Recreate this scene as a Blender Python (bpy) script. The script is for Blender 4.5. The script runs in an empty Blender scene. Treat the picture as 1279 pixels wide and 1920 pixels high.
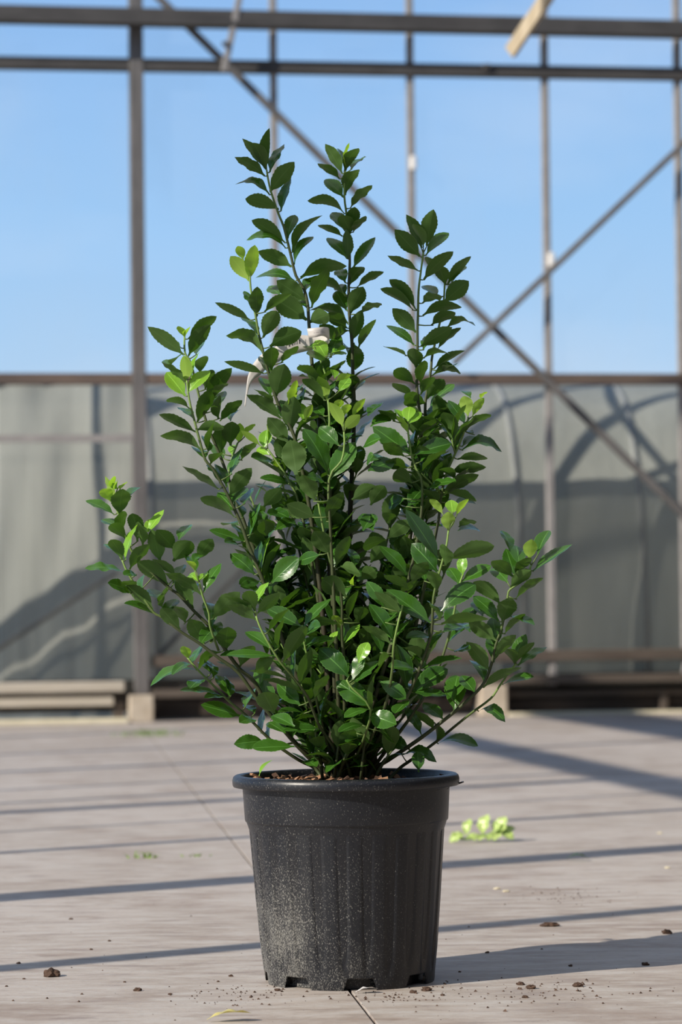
import bpy, bmesh, math, random
from mathutils import Vector, Matrix, noise
random.seed(11)
sc = bpy.context.scene
COL = sc.collection

# ------------------------------------------------------------------ camera
FPX = 5610.0; ROLL = .0114; PITCH = math.atan(178 / FPX)
CAM = Vector((0, 0, .5))
FW = Vector((0, math.cos(PITCH), math.sin(PITCH)))
U0 = Vector((0, -math.sin(PITCH), math.cos(PITCH))); R0 = Vector((1, 0, 0))
RT = math.cos(ROLL) * R0 - math.sin(ROLL) * U0
UP = math.sin(ROLL) * R0 + math.cos(ROLL) * U0
cd = bpy.data.cameras.new('camera'); cam = bpy.data.objects.new('camera', cd); COL.objects.link(cam)
cam.matrix_world = Matrix(((RT.x, UP.x, -FW.x, CAM.x), (RT.y, UP.y, -FW.y, CAM.y), (RT.z, UP.z, -FW.z, CAM.z), (0, 0, 0, 1)))
cd.sensor_fit = 'VERTICAL'; cd.sensor_height = 36; cd.sensor_width = 24
cd.lens = FPX / 1920 * 36
cd.dof.use_dof = True; cd.dof.focus_distance = 3.95; cd.dof.aperture_fstop = 7.1
sc.camera = cam

# ------------------------------------------------------------------ sky, sun, exposure
AZ = math.radians(35); EL = math.radians(31)
SUN = Vector((math.cos(AZ) * math.cos(EL), math.sin(AZ) * math.cos(EL), -math.sin(EL)))   # travel direction
w = bpy.data.worlds.new('sky'); sc.world = w; w.use_nodes = True
nt = w.node_tree; nt.nodes.clear()
tc = nt.nodes.new('ShaderNodeTexCoord'); sp = nt.nodes.new('ShaderNodeSeparateXYZ'); rp = nt.nodes.new('ShaderNodeValToRGB')
bg = nt.nodes.new('ShaderNodeBackground'); wo = nt.nodes.new('ShaderNodeOutputWorld')
nt.links.new(tc.outputs['Generated'], sp.inputs[0]); nt.links.new(sp.outputs['Z'], rp.inputs[0])
el = rp.color_ramp.elements
el[0].position = 0; el[0].color = (.62, .74, .88, 1)
el[1].position = 1; el[1].color = (.07, .15, .36, 1)
for p_, c_ in ((.075, (.46, .67, .92, 1)), (.13, (.36, .605, .93, 1)), (.21, (.285, .51, .88, 1))):
    e_ = el.new(p_); e_.color = c_
cn = nt.nodes.new('ShaderNodeTexNoise'); cn.inputs['Scale'].default_value = 5; cn.inputs['Detail'].default_value = 5
cm = nt.nodes.new('ShaderNodeMapping'); cm.inputs['Scale'].default_value = (1, 1, 2.4)
nt.links.new(tc.outputs['Generated'], cm.inputs[0]); nt.links.new(cm.outputs[0], cn.inputs['Vector'])
cr = nt.nodes.new('ShaderNodeMapRange'); cr.inputs[1].default_value = .5; cr.inputs[2].default_value = .75; cr.inputs[4].default_value = .35
nt.links.new(cn.outputs[0], cr.inputs[0])
mx = nt.nodes.new('ShaderNodeMix'); mx.data_type = 'RGBA'; mx.inputs[7].default_value = (.75, .82, .93, 1)
nt.links.new(cr.outputs[0], mx.inputs[0]); nt.links.new(rp.outputs[0], mx.inputs[6])
nt.links.new(mx.outputs[2], bg.inputs[0]); nt.links.new(bg.outputs[0], wo.inputs[0])
bg.inputs[1].default_value = 1.0
sl = bpy.data.lights.new('sun', 'SUN'); so = bpy.data.objects.new('sun', sl); COL.objects.link(so)
sl.energy = 5.8; sl.angle = math.radians(.55); sl.color = (1, .91, .78)
so.rotation_euler = SUN.to_track_quat('-Z', 'Y').to_euler(); so.location = (-6, -4, 8)
vs = sc.view_settings; vs.view_transform = 'Standard'; vs.look = 'None'; vs.gamma = 1; vs.use_curve_mapping = False
vs.exposure = 0.0
sc.cycles.transparent_max_bounces = 24

# ------------------------------------------------------------------ pixel helpers (a pixel gives a direction, the distance comes from what it touches)
def ray(x, y): return FW + (x - 639.5) / FPX * RT - (y - 960) / FPX * UP
def gnd(x, y, z=0.0):
    d = ray(x, y); return CAM + d * ((z - CAM.z) / d.z)
def at(x, y, Y):
    d = ray(x, y); return CAM + d * (Y / d.y)
WYAW = math.radians(9.0)
WD = Vector((math.cos(WYAW), math.sin(WYAW), 0)); WN = Vector((math.sin(WYAW), -math.cos(WYAW), 0))  # along the wall, toward the room
WO = gnd(600, 1347)
WE = -WN
def wpt(x, y, off=0.0):
    d = ray(x, y); o = WO + WN * off
    t = (o - CAM).dot(WN) / d.dot(WN); return CAM + d * t
def wu(x, y=700): return (wpt(x, y) - WO).dot(WD)
def wz(x, y): return wpt(x, y).z
def W(u, z, off=0.0): return WO + WD * u + WN * off + Vector((0, 0, z - WO.z))

# ------------------------------------------------------------------ object helpers
def tag(o, label, cat, group=None):
    o['label'] = label; o['category'] = cat
    if group: o['group'] = group
    return o
def empty(name, loc=(0, 0, 0)):
    o = bpy.data.objects.new(name, None); COL.objects.link(o); o.location = loc; o.empty_display_size = .1; return o
def link(name, me, mat=None, parent=None):
    o = bpy.data.objects.new(name, me); COL.objects.link(o)
    if mat is not None:
        me.materials.clear()
        for m in (mat if isinstance(mat, (list, tuple)) else [mat]): me.materials.append(m)
    if parent: o.parent = parent
    return o
def mesh(name, vs_, fs, smooth=False):
    me = bpy.data.meshes.new(name); me.from_pydata([tuple(v) for v in vs_], [], fs); me.update()
    if smooth: me.shade_smooth()
    return me
def bar_mesh(name, a, b, wdt, hgt, up=None, bev=.0):
    """rectangular bar from a to b; wdt along side axis, hgt along up axis"""
    a = Vector(a); b = Vector(b); d = (b - a).normalized()
    up = Vector(up) if up is not None else Vector((0, 0, 1))
    if abs(d.dot(up)) > .98: up = WN.copy()
    s = d.cross(up).normalized(); u = s.cross(d).normalized()
    bm = bmesh.new(); vv = []
    for p in (a, b):
        for i, j in ((-1, -1), (1, -1), (1, 1), (-1, 1)):
            vv.append(bm.verts.new(p + s * (wdt / 2 * i) + u * (hgt / 2 * j)))
    for f in ((0, 1, 2, 3), (7, 6, 5, 4), (0, 4, 5, 1), (1, 5, 6, 2), (2, 6, 7, 3), (3, 7, 4, 0)):
        bm.faces.new([vv[i] for i in f])
    if bev: bmesh.ops.bevel(bm, geom=bm.edges[:], offset=bev, segments=1, affect='EDGES')
    bmesh.ops.recalc_face_normals(bm, faces=bm.faces)
    me = bpy.data.meshes.new(name); bm.to_mesh(me); bm.free(); return me
def bar(name, a, b, wdt, hgt, mat, parent, up=None, bev=.003):
    off = parent.location if parent else Vector((0, 0, 0))
    return link(name, bar_mesh(name, Vector(a) - off, Vector(b) - off, wdt, hgt, up, bev), mat, parent)
def tube(pts, rad, n=6, cap=True):
    vv = []; fs = []; prev = None
    for i, p in enumerate(pts):
        d = (pts[min(i + 1, len(pts) - 1)] - pts[max(i - 1, 0)])
        d = d.normalized() if d.length > 1e-9 else Vector((0, 0, 1))
        if prev is None:
            prev = d.orthogonal().normalized()
        s = (prev - d * prev.dot(d)).normalized(); prev = s; t = d.cross(s)
        r = rad[i] if isinstance(rad, (list, tuple)) else rad
        for k in range(n):
            a = 2 * math.pi * k / n; vv.append(p + s * (r * math.cos(a)) + t * (r * math.sin(a)))
    for i in range(len(pts) - 1):
        for k in range(n):
            fs.append((i * n + k, i * n + (k + 1) % n, (i + 1) * n + (k + 1) % n, (i + 1) * n + k))
    if cap:
        fs.append(tuple(range(n))[::-1]); fs.append(tuple((len(pts) - 1) * n + k for k in range(n)))
    return vv, fs

# ------------------------------------------------------------------ materials
class NT:
    def __init__(s, name):
        s.m = bpy.data.materials.new(name); s.m.use_nodes = True; s.t = s.m.node_tree; s.t.nodes.clear()
        s.out = s.n('OutputMaterial')
    def n(s, kind, **kw):
        nd = s.t.nodes.new('ShaderNode' + kind)
        for k, v in kw.items(): setattr(nd, k, v)
        return nd
    def l(s, a, b): s.t.links.new(a, b)
    def noise(s, scale, detail=4, rough=.55, vec=None):
        nd = s.n('TexNoise'); nd.inputs['Scale'].default_value = scale; nd.inputs['Detail'].default_value = detail; nd.inputs['Roughness'].default_value = rough
        if vec is not None: s.l(vec, nd.inputs['Vector'])
        return nd.outputs[0]
    def obj(s, scale=(1, 1, 1), rot=(0, 0, 0)):
        c = s.n('TexCoord'); m = s.n('Mapping'); m.inputs['Scale'].default_value = scale; m.inputs['Rotation'].default_value = rot
        s.l(c.outputs['Object'], m.inputs[0]); return m.outputs[0]
    def rng(s, v, a, b, c=0., d=1.):
        r = s.n('MapRange'); s.l(v, r.inputs[0])
        for i, x in zip((1, 2, 3, 4), (a, b, c, d)): r.inputs[i].default_value = x
        return r.outputs[0]
    def mix(s, f, a, b):
        m = s.n('Mix', data_type='RGBA')
        for v, i in ((f, 0), (a, 6), (b, 7)):
            if hasattr(v, 'is_linked') or hasattr(v, 'links'): s.l(v, m.inputs[i])
            else: m.inputs[i].default_value = v if i == 0 else (*v, 1)
        return m.outputs[2]
    def math(s, op, a, b=0.):
        m = s.n('Math', operation=op)
        for v, i in ((a, 0), (b, 1)):
            if hasattr(v, 'links'): s.l(v, m.inputs[i])
            else: m.inputs[i].default_value = v
        return m.outputs[0]
    def bump(s, h, strength=.3, dist=.01):
        b = s.n('Bump'); b.inputs['Strength'].default_value = strength; b.inputs['Distance'].default_value = dist; s.l(h, b.inputs['Height']); return b.outputs[0]
    def pbr(s, col, rough=.6, spec=.4, metal=0., normal=None):
        p = s.n('BsdfPrincipled')
        if hasattr(col, 'links'): s.l(col, p.inputs['Base Color'])
        else: p.inputs['Base Color'].default_value = (*col, 1)
        if hasattr(rough, 'links'): s.l(rough, p.inputs['Roughness'])
        else: p.inputs['Roughness'].default_value = rough
        p.inputs['Specular IOR Level'].default_value = spec; p.inputs['Metallic'].default_value = metal
        if normal is not None: s.l(normal, p.inputs['Normal'])
        return p.outputs[0]
    def mixsh(s, f, a, b):
        m = s.n('MixShader')
        if hasattr(f, 'links'): s.l(f, m.inputs[0])
        else: m.inputs[0].default_value = f
        s.l(a, m.inputs[1]); s.l(b, m.inputs[2]); return m.outputs[0]
    def done(s, sh): s.l(sh, s.out.inputs[0]); return s.m

def simple(name, a, b, scale=20, rough=.6, spec=.3, stretch=(1, 1, 1), bump=0., metal=0.):
    t = NT(name); v = t.obj(stretch); nz = t.noise(scale, 5, .6, v)
    c = t.mix(t.rng(nz, .3, .7), a, b)
    return t.done(t.pbr(c, rough, spec, metal, t.bump(nz, bump, .01) if bump else None))

def m_concrete():
    t = NT('concrete'); rot = (0, 0, -WYAW)
    v = t.obj((1, 1, 1), rot)
    v2 = t.obj((1.0, 3.2, 1), rot)
    big = t.noise(1.6, 5, .6, v); mid = t.noise(9, 6, .65, v2); fine = t.noise(90, 4, .6, v); sc_ = t.noise(30, 5, .7, t.obj((1, 5, 1), (0, 0, .4)))
    c = t.mix(t.rng(big, .42, .58), (.37, .318, .275), (.44, .39, .35))
    c = t.mix(t.rng(mid, .48, .62, 0, .8), c, (.47, .445, .42))
    c = t.mix(t.rng(mid, .34, .46, .75, 0), c, (.27, .22, .19))
    c = t.mix(t.rng(sc_, .55, .66, 0, .5), c, (.50, .49, .485))
    brown = t.noise(3.1, 6, .7, t.obj((1, 1.6, 1), (0, 0, .3)))
    c = t.mix(t.rng(brown, .52, .66, 0, .6), c, (.24, .175, .135))
    c = t.mix(t.rng(fine, .55, .75, 0, .35), c, (.23, .20, .18))
    h = t.math('ADD', mid, t.math('MULTIPLY', fine, .5))
    return t.done(t.pbr(c, t.rng(mid, .3, .7, .55, .8), .3, 0, t.bump(h, .25, .004)))
def m_glass():
    t = NT('pane_glass'); tr = t.n('BsdfTransparent'); tr.inputs[0].default_value = (.97, .985, .99, 1)
    g = t.n('BsdfGlossy'); g.inputs['Roughness'].default_value = .05
    d = t.n('BsdfDiffuse'); d.inputs[0].default_value = (.6, .66, .7, 1)
    lw = t.n('LayerWeight'); lw.inputs[0].default_value = .5
    fr = t.math('ADD', .02, t.math('MULTIPLY', t.math('POWER', lw.outputs['Facing'], 4), .6))
    dirt = t.rng(t.noise(2.2, 6, .6, t.obj((1, 1, .5))), .45, .8, .0, .10)
    a = t.mixsh(dirt, tr.outputs[0], d.outputs[0])
    return t.done(t.mixsh(fr, a, g.outputs[0]))
def m_film():
    t = NT('cloudy_film'); tr = t.n('BsdfTransparent'); tr.inputs[0].default_value = (.95, .97, .95, 1)
    d = t.n('BsdfDiffuse'); d.inputs[0].default_value = (.12, .12, .112, 1)
    tl = t.n('BsdfTranslucent'); tl.inputs[0].default_value = (.12, .12, .112, 1)
    s = t.mixsh(.45, d.outputs[0], tl.outputs[0])
    lw = t.n('LayerWeight'); lw.inputs[0].default_value = .5
    nz = t.noise(3, 4, .6, t.obj((1, 1, .25)))
    f = t.math('ADD', t.rng(lw.outputs['Facing'], 0, .65, .42, .86), t.rng(nz, .35, .7, -.06, .06))
    return t.done(t.mixsh(f, tr.outputs[0], s))
def m_tunnel(nm, g):
    t = NT(nm); nz = t.noise(1.3, 5, .6, t.obj((1, 1, .5))); st = t.noise(7, 3, .5, t.obj((3, 3, .15)))
    c = t.mix(t.rng(nz, .3, .7), (.54 * g, .54 * g, .50 * g), (.68 * g, .68 * g, .63 * g)); c = t.mix(t.rng(st, .5, .75, 0, .5), c, (.78, .78, .74))
    d = t.pbr(c, .45, .35, 0, t.bump(st, .25, .02)); tl = t.n('BsdfTranslucent'); t.l(c, tl.inputs[0])
    return t.done(t.mixsh(.3, d, tl.outputs[0]))
def m_roof():
    t = NT('diffusing_film'); nz = t.noise(2, 4)  # unseen roof, made milky to scatter a neutral fill light
    c = t.mix(nz, (.64, .60, .52), (.76, .71, .63))
    d = t.n('BsdfDiffuse'); t.l(c, d.inputs[0]); tl = t.n('BsdfTranslucent'); t.l(c, tl.inputs[0])
    tr = t.n('BsdfTransparent')
    return t.done(t.mixsh(.32, t.mixsh(.55, d.outputs[0], tl.outputs[0]), tr.outputs[0]))
def m_pot():
    t = NT('dusty_black_plastic')
    c = t.n('TexCoord'); sp_ = t.n('SeparateXYZ'); t.l(c.outputs['Object'], sp_.inputs[0]); x, y, z = sp_.outputs
    vor = t.n('TexVoronoi'); vor.inputs['Scale'].default_value = 330; t.l(t.obj((1, 1, .62)), vor.inputs['Vector'])
    low = t.rng(z, .0, .20, 1.0, .0)                                   # splashed dust lies low on the wall
    side = t.rng(x, -.12, .08, 1.0, .04)                               # and thins out towards the right side
    fine = t.noise(680, 3, .7, t.obj((1, 1, .6))); cl = t.noise(16, 4, .65, t.obj((1, 1, .7)))
    amt = t.math('MULTIPLY', t.math('ADD', t.math('MULTIPLY', low, .8), .12), side)
    amt = t.math('MULTIPLY', amt, t.rng(cl, .3, .65, .35, 1.25))
    speck = t.rng(t.math('ADD', fine, t.math('MULTIPLY', amt, .24)), .63, .70)
    film = t.math('MULTIPLY', t.math('MULTIPLY', amt, amt), t.rng(cl, .3, .7, .05, .30))
    dots = t.math('MULTIPLY', t.rng(vor.outputs['Distance'], .10, .05), t.rng(t.noise(60, 2), .62, .70))
    dots = t.math('MULTIPLY', dots, t.rng(x, -.1, .06, .8, .05))
    # smears rubbed through the dust on the front
    def ring(cx, cz, r, wd):
        dx = t.math('SUBTRACT', x, cx); dz = t.math('SUBTRACT', z, cz)
        d = t.math('SQRT', t.math('ADD', t.math('MULTIPLY', dx, dx), t.math('MULTIPLY', dz, dz)))
        return t.rng(t.math('ABSOLUTE', t.math('SUBTRACT', d, r)), wd * .5, wd, 1, 0)
    front = t.rng(y, -.02, -.06, 0, 1)
    sm = t.math('MAXIMUM', ring(.018, .087, .0065, .004), ring(.012, .072, .005, .004))
    sm = t.math('MAXIMUM', sm, t.math('MULTIPLY', ring(.015, .035, .022, .005), t.rng(x, .0, -.003, 0, 1)))
    sm = t.math('MULTIPLY', sm, front)
    clean = t.math('SUBTRACT', 1, t.math('MULTIPLY', sm, .9))
    f = t.math('MULTIPLY', t.math('MAXIMUM', t.math('MAXIMUM', t.math('MULTIPLY', speck, .55), film), dots), clean)
    col = t.mix(f, (.009, .0102, .014), (.31, .30, .27))
    h = t.noise(40, 3, .5)
    return t.done(t.pbr(col, t.rng(f, 0, .5, .36, .8), .45, 0, t.bump(h, .06, .003)))
def m_leaf(name, top, top2, under, under2, trans, tf=.22, spots=False):
    t = NT(name)
    g = t.n('NewGeometry'); oi = t.n('ObjectInfo'); uv = t.n('UVMap')
    s2 = t.n('SeparateXYZ'); t.l(uv.outputs[0], s2.inputs[0])
    at_ = t.n('Attribute', attribute_name='shade')
    rnd = t.math('FRACT', t.math('ADD', oi.outputs['Random'], at_.outputs['Fac']))
    nz = t.noise(60, 3, .5, t.obj())
    ct = t.mix(t.math('ADD', t.math('MULTIPLY', rnd, .8), t.math('MULTIPLY', nz, .2)), top, top2)
    if spots:
        ct = t.mix(t.rng(t.noise(120, 2, .5, t.obj()), .56, .66, 0, .5), ct, (.55, .60, .06))
    mid = t.math('ABSOLUTE', t.math('SUBTRACT', s2.outputs[0], .5))
    rib = t.rng(mid, .018, .035, .65, 0)
    # side veins leave the midrib at a slant
    vein = t.math('ABSOLUTE', t.math('SINE', t.math('MULTIPLY', t.math('SUBTRACT', s2.outputs[1], t.math('MULTIPLY', mid, .55)), 26)))
    vn = t.rng(vein, .0, .16, .22, 0)
    lite = tuple(min(1, c * 1.9 + .03) for c in top2)
    edge = t.rng(mid, .455, .49, 0, .55)
    ct = t.mix(t.math('MAXIMUM', t.math('MAXIMUM', rib, vn), edge), ct, lite)
    cu = t.mix(rnd, under, under2); cu = t.mix(t.math('MAXIMUM', t.math('MULTIPLY', rib, .5), edge), cu, tuple(min(1, c * 1.35 + .02) for c in under2))
    h = t.math('SUBTRACT', t.math('MULTIPLY', nz, .25), t.math('ADD', rib, vn))
    ptop = t.pbr(ct, .25, .6, 0, t.bump(h, .22, .0012)); pun = t.pbr(cu, .55, .3)
    face = t.mixsh(g.outputs['Backfacing'], ptop, pun)
    tl = t.n('BsdfTranslucent'); tl.inputs[0].default_value = (*trans, 1)
    return t.done(t.mixsh(tf, face, tl.outputs[0]))
def m_stem():
    t = NT('green_bark'); a = t.n('Attribute', attribute_name='age'); nz = t.noise(150, 4, .6, t.obj((1, 1, .4)))
    c = t.mix(t.rng(a.outputs['Fac'], .03, .25), (.20, .32, .08), (.05, .065, .025)); c = t.mix(t.rng(a.outputs['Fac'], .5, .95), c, (.034, .030, .018))
    c = t.mix(t.rng(nz, .5, .8, 0, .4), c, (.075, .065, .035))
    return t.done(t.pbr(c, .55, .3, 0, t.bump(nz, .3, .001)))
def m_tag():
    t = NT('printed_label'); uv = t.n('UVMap'); s = t.n('SeparateXYZ'); t.l(uv.outputs[0], s.inputs[0]); u, v = s.outputs[0], s.outputs[1]
    wn = t.n('TexWhiteNoise', noise_dimensions='1D'); t.l(t.math('FLOOR', t.math('MULTIPLY', u, 260)), wn.inputs['W'])
    bars = t.math('GREATER_THAN', wn.outputs[0], .52)
    def band(val, a, b): return t.math('MULTIPLY', t.math('GREATER_THAN', val, a), t.math('LESS_THAN', val, b))
    bc = t.math('MULTIPLY', t.math('MULTIPLY', bars, band(u, .455, .565)), band(v, .50, .74))
    wn2 = t.n('TexWhiteNoise', noise_dimensions='1D'); t.l(t.math('FLOOR', t.math('MULTIPLY', u, 420)), wn2.inputs['W'])
    ln = t.math('MULTIPLY', t.math('MULTIPLY', t.math('GREATER_THAN', wn2.outputs[0], .3), band(u, .05, .16)), band(v, .42, .50))
    ink = t.math('MAXIMUM', bc, t.math('MULTIPLY', ln, .5))
    c = t.mix(ink, (.72, .69, .66), (.10, .10, .11))
    d = t.pbr(c, .4, .4); tl = t.n('BsdfTranslucent'); t.l(c, tl.inputs[0])
    return t.done(t.mixsh(.3, d, tl.outputs[0]))

M = {}
M['conc'] = m_concrete(); M['glass'] = m_glass(); M['film'] = m_film(); M['tunnel'] = m_tunnel('sheet_film', 1); M['cover'] = m_tunnel('tunnel_film', 1.22); M['roof'] = m_roof(); M['pot'] = m_pot()
M['steel'] = simple('weathered_steel', (.10, .095, .093), (.17, .16, .157), 14, .6, .4, (1, 1, .3), .1)
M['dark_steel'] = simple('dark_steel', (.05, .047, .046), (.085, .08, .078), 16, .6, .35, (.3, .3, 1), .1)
M['pale_steel'] = simple('galvanised_tube', (.25, .235, .23), (.33, .31, .30), 18, .5, .4)
M['rust'] = simple('brown_painted_steel', (.10, .078, .068), (.17, .125, .10), 7, .6, .3, (.4, .4, 1), .1)
M['hoop'] = simple('white_hoop', (.48, .48, .48), (.58, .58, .57), 18, .5, .3)
M['wood'] = simple('weathered_plank', (.40, .355, .29), (.55, .50, .43), 9, .8, .2, (.4, .4, 4), .3)
M['brown_wood'] = simple('brown_plank', (.08, .064, .053), (.13, .107, .088), 9, .8, .2, (.4, .4, 4), .3)
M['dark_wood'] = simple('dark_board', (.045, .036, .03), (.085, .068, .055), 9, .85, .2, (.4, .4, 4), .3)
M['cloth'] = simple('sky_block_cloth', (.09, .085, .07), (.13, .12, .10), 30, .9, .1)  # for the unseen walls added to cut the skylight
M['lath'] = simple('raw_lath', (.42, .34, .23), (.58, .49, .36), 12, .75, .2, (3, .4, .4), .2)
M['footing'] = simple('footing_concrete', (.42, .35, .27), (.55, .48, .39), 18, .9, .15, (1, 1, 1), .3)
M['sand'] = simple('pale_edge', (.55, .50, .36), (.68, .62, .46), 20, .9, .1)
M['earth'] = simple('outdoor_ground', (.12, .10, .07), (.16, .17, .08), 3, .95, .1)
M['soil'] = simple('potting_soil', (.045, .028, .02), (.10, .06, .04), 90, .95, .1, (1, 1, 1), .6)
M['bark'] = simple('bark_chip', (.16, .075, .04), (.46, .27, .16), 40, .8, .2)
M['chip_dark'] = simple('dark_bark', (.05, .028, .02), (.13, .075, .05), 40, .85, .2)
M['crumb'] = simple('soil_crumb', (.05, .035, .028), (.12, .075, .055), 120, .95, .1)
M['joint'] = simple('joint_dirt', (.03, .026, .016), (.06, .05, .03), 60, .95, .1)
M['clip'] = simple('pale_clip', (.66, .64, .62), (.78, .76, .74), 20, .5, .3)
M['silver'] = simple('grey_dry_leaf', (.48, .47, .46), (.62, .61, .60), 60, .5, .3)
M['stem'] = m_stem(); M['tag'] = m_tag()
M['leaf'] = m_leaf('mature_leaf', (.020, .070, .008), (.047, .140, .015), (.048, .100, .022), (.082, .155, .040), (.14, .34, .018), .17)
M['young'] = m_leaf('young_leaf', (.16, .40, .035), (.26, .50, .05), (.26, .42, .07), (.34, .50, .10), (.42, .72, .04), .42)
M['spot'] = m_leaf('mottled_leaf', (.14, .36, .035), (.24, .46, .05), (.26, .42, .07), (.34, .50, .10), (.42, .72, .04), .42, True)
M['pale'] = m_leaf('wilted_pale_leaf', (.36, .50, .13), (.46, .60, .20), (.36, .48, .16), (.46, .58, .24), (.40, .55, .14), .22)
M['yellow'] = m_leaf('yellowed_leaf', (.60, .52, .16), (.70, .63, .25), (.6, .55, .25), (.7, .65, .35), (.6, .5, .1), .2)
M['grass'] = m_leaf('grass_blade', (.16, .26, .06), (.25, .36, .10), (.2, .3, .08), (.28, .38, .12), (.2, .4, .05), .2)

# ------------------------------------------------------------------ floor: two concrete slabs with an open joint
floor = empty('floor'); floor['kind'] = 'structure'
ja = gnd(288, 1388); jb = gnd(705, 1920); jd = (jb - ja).normalized(); jn = Vector((-jd.y, jd.x, 0))
if jn.x < 0: jn = -jn
def slab(side):
    bm = bmesh.new(); g_ = .0022
    far = ja - jd * 2.1; near = ja + jd * 16
    p0 = far + jn * g_ * side; p1 = near + jn * g_ * side
    pts = [p0, p1, p1 + jn * 6.5 * side, p0 + jn * 6.5 * side]
    top = [bm.verts.new((p.x, p.y, 0)) for p in pts]; bot = [bm.verts.new((p.x, p.y, -.12)) for p in pts]
    bm.faces.new(top); bm.faces.new(bot[::-1])
    for i in range(4): bm.faces.new((top[i], top[(i + 1) % 4], bot[(i + 1) % 4], bot[i]))
    bmesh.ops.recalc_face_normals(bm, faces=bm.faces)
    ed = [e for e in bm.edges if all(abs(v.co.z) < 1e-6 for v in e.verts)]
    bmesh.ops.bevel(bm, geom=ed, offset=.0004, segments=1, affect='EDGES')
    me = bpy.data.meshes.new('slab'); bm.to_mesh(me); bm.free()
    return link('slab', me, M['conc'], floor)
slab(-1); slab(1)
far = ja - jd * 2.1; near = ja + jd * 16
link('joint_filler', bar_mesh('joint_filler', far + Vector((0, 0, -.055)), near + Vector((0, 0, -.055)), .0042, .09), M['joint'], floor)
gme = mesh('ground_outside', [(-60, -60, -.125), (60, -60, -.125), (60, 90, -.125), (-60, 90, -.125)], [(0, 1, 2, 3)])
o = link('ground_outside', gme, M['earth']); o['kind'] = 'structure'

# ------------------------------------------------------------------ back wall of the greenhouse
wall = empty('wall_back', (0, 0, 0)); wall['kind'] = 'structure'
zs = wz(640, 711)                       # sill height
zb2 = wz(640, 129); zb1 = wz(640, 42)   # the two high beams
u_post = wu(260); u_st = [wu(519), wu(776), wu(1034), wu(1279)]
step = (u_st[-1] - u_st[0]) / 3
UL, UR = u_post - 4.3 * step, u_st[-1] + 3.2 * step
studs = [u_st[0] + k * step for k in range(-5, 9)]
posts = [u_post]
ztop = 3.75
bar('sill_rail', W(UL, zs, 0), W(UR, zs, 0), .06, .05, M['rust'], wall)
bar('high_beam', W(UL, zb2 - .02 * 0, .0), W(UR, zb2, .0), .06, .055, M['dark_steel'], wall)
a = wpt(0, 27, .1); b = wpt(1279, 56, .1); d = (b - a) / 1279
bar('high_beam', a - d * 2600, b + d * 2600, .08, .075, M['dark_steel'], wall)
for u in posts + [u_post - 4 * step + .05, u_post + 8 * step]:
    bar('post', W(u, wz(262, 1302), .0), W(u, ztop, .0), .062, .07, M['steel'], wall)
for u in studs:
    if min(abs(u - p) for p in (u_post, u_post + 8 * step)) < .1: continue
    if u < u_post - .1: continue
    bar('stud', W(u, wz(1040, 1285), -.01), W(u, ztop, -.01), .033, .035, M['pale_steel'], wall)
for k in (-1.35, -2.7):
    bar('stud', W(u_post + k, .1, -.01), W(u_post + k, ztop, -.01), .033, .035, M['pale_steel'], wall)
# braces
a = wpt(290, -12, .03); b = wpt(1279, 963, .03); d = b - a
bar('brace', a - d * .12, b + d * .30, .032, .03, M['steel'], wall, up=WN)
a = wpt(850, 682, .06); b = wpt(1279, 272, .06); d = b - a
bar('brace', a, b + d * 1.0, .028, .03, M['steel'], wall, up=WN)
bar('tie_rod', wpt(450, -10, .14), wpt(420, 134, .10), .028, .028, M['pale_steel'], wall, up=WN)
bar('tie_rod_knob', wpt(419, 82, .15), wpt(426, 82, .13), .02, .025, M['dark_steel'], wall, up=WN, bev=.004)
for (px, py) in ((775, 306), (1034, 487)):
    p = wpt(px, py, .02); bar('clip', p + Vector((0, 0, -.032)), p + Vector((0, 0, .032)), .026, .045, M['clip'], wall, up=WN, bev=.006)
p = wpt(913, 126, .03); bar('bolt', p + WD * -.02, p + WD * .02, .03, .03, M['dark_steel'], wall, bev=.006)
# panes and cloudy lower panels, bay by bay
edges = [u_post - 4.2 * step, u_post - 3.1 * step, u_post - 2.0 * step, u_post - 1.0 * step, u_post] + [s for s in studs if s > u_post + .1]
def pane(name, ua, ub, za, zb, off, mat, wob=0.):
    n = 10 if wob else 1; vv = []; fs = []
    for j in range(n + 1):
        for i in range(n + 1):
            u = ua + (ub - ua) * i / n; z = za + (zb - za) * j / n
            dd = wob * math.sin(math.pi * i / n) * (math.sin(u * 21 + z * 3) + .5 * math.sin(u * 43 - z * 5)) if wob else 0
            vv.append(W(u, z, off + dd))
    for j in range(n):
        for i in range(n):
            q = j * (n + 1) + i; fs.append((q, q + 1, q + n + 2, q + n + 1))
    link(name, mesh(name, vv, fs, bool(wob)), mat, wall)
zl = wz(640, 1292)
bar('slit_hiding_bar', W(edges[0], 1.262, .03), W(u_post - .03, 1.262, .03), .008, .034, M['pale_steel'], wall, bev=.001)  # bar added to hide the bright slit from the camera
for ua, ub in zip(edges[:-1], edges[1:]):
    pane('glass_pane', ua + .002, ub - .002, zs + .02, zb2 - .01, -.03, M['glass'])
    pane('glass_pane', ua + .002, ub - .002, zb2 + .01, ztop, -.03, M['glass'])
    if ub < u_post + .01:       # the left bays have a slit at the seam of two sheets
        pane('screen_panel', ua + .002, ub - .002, zl, 1.255, -.035, M['film'], .003); pane('screen_panel', ua + .002, ub - .002, 1.278, zs, -.035, M['film'], .003)
    else: pane('screen_panel', ua + .002, ub - .002, zl, zs, -.035, M['film'], .004)
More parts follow.
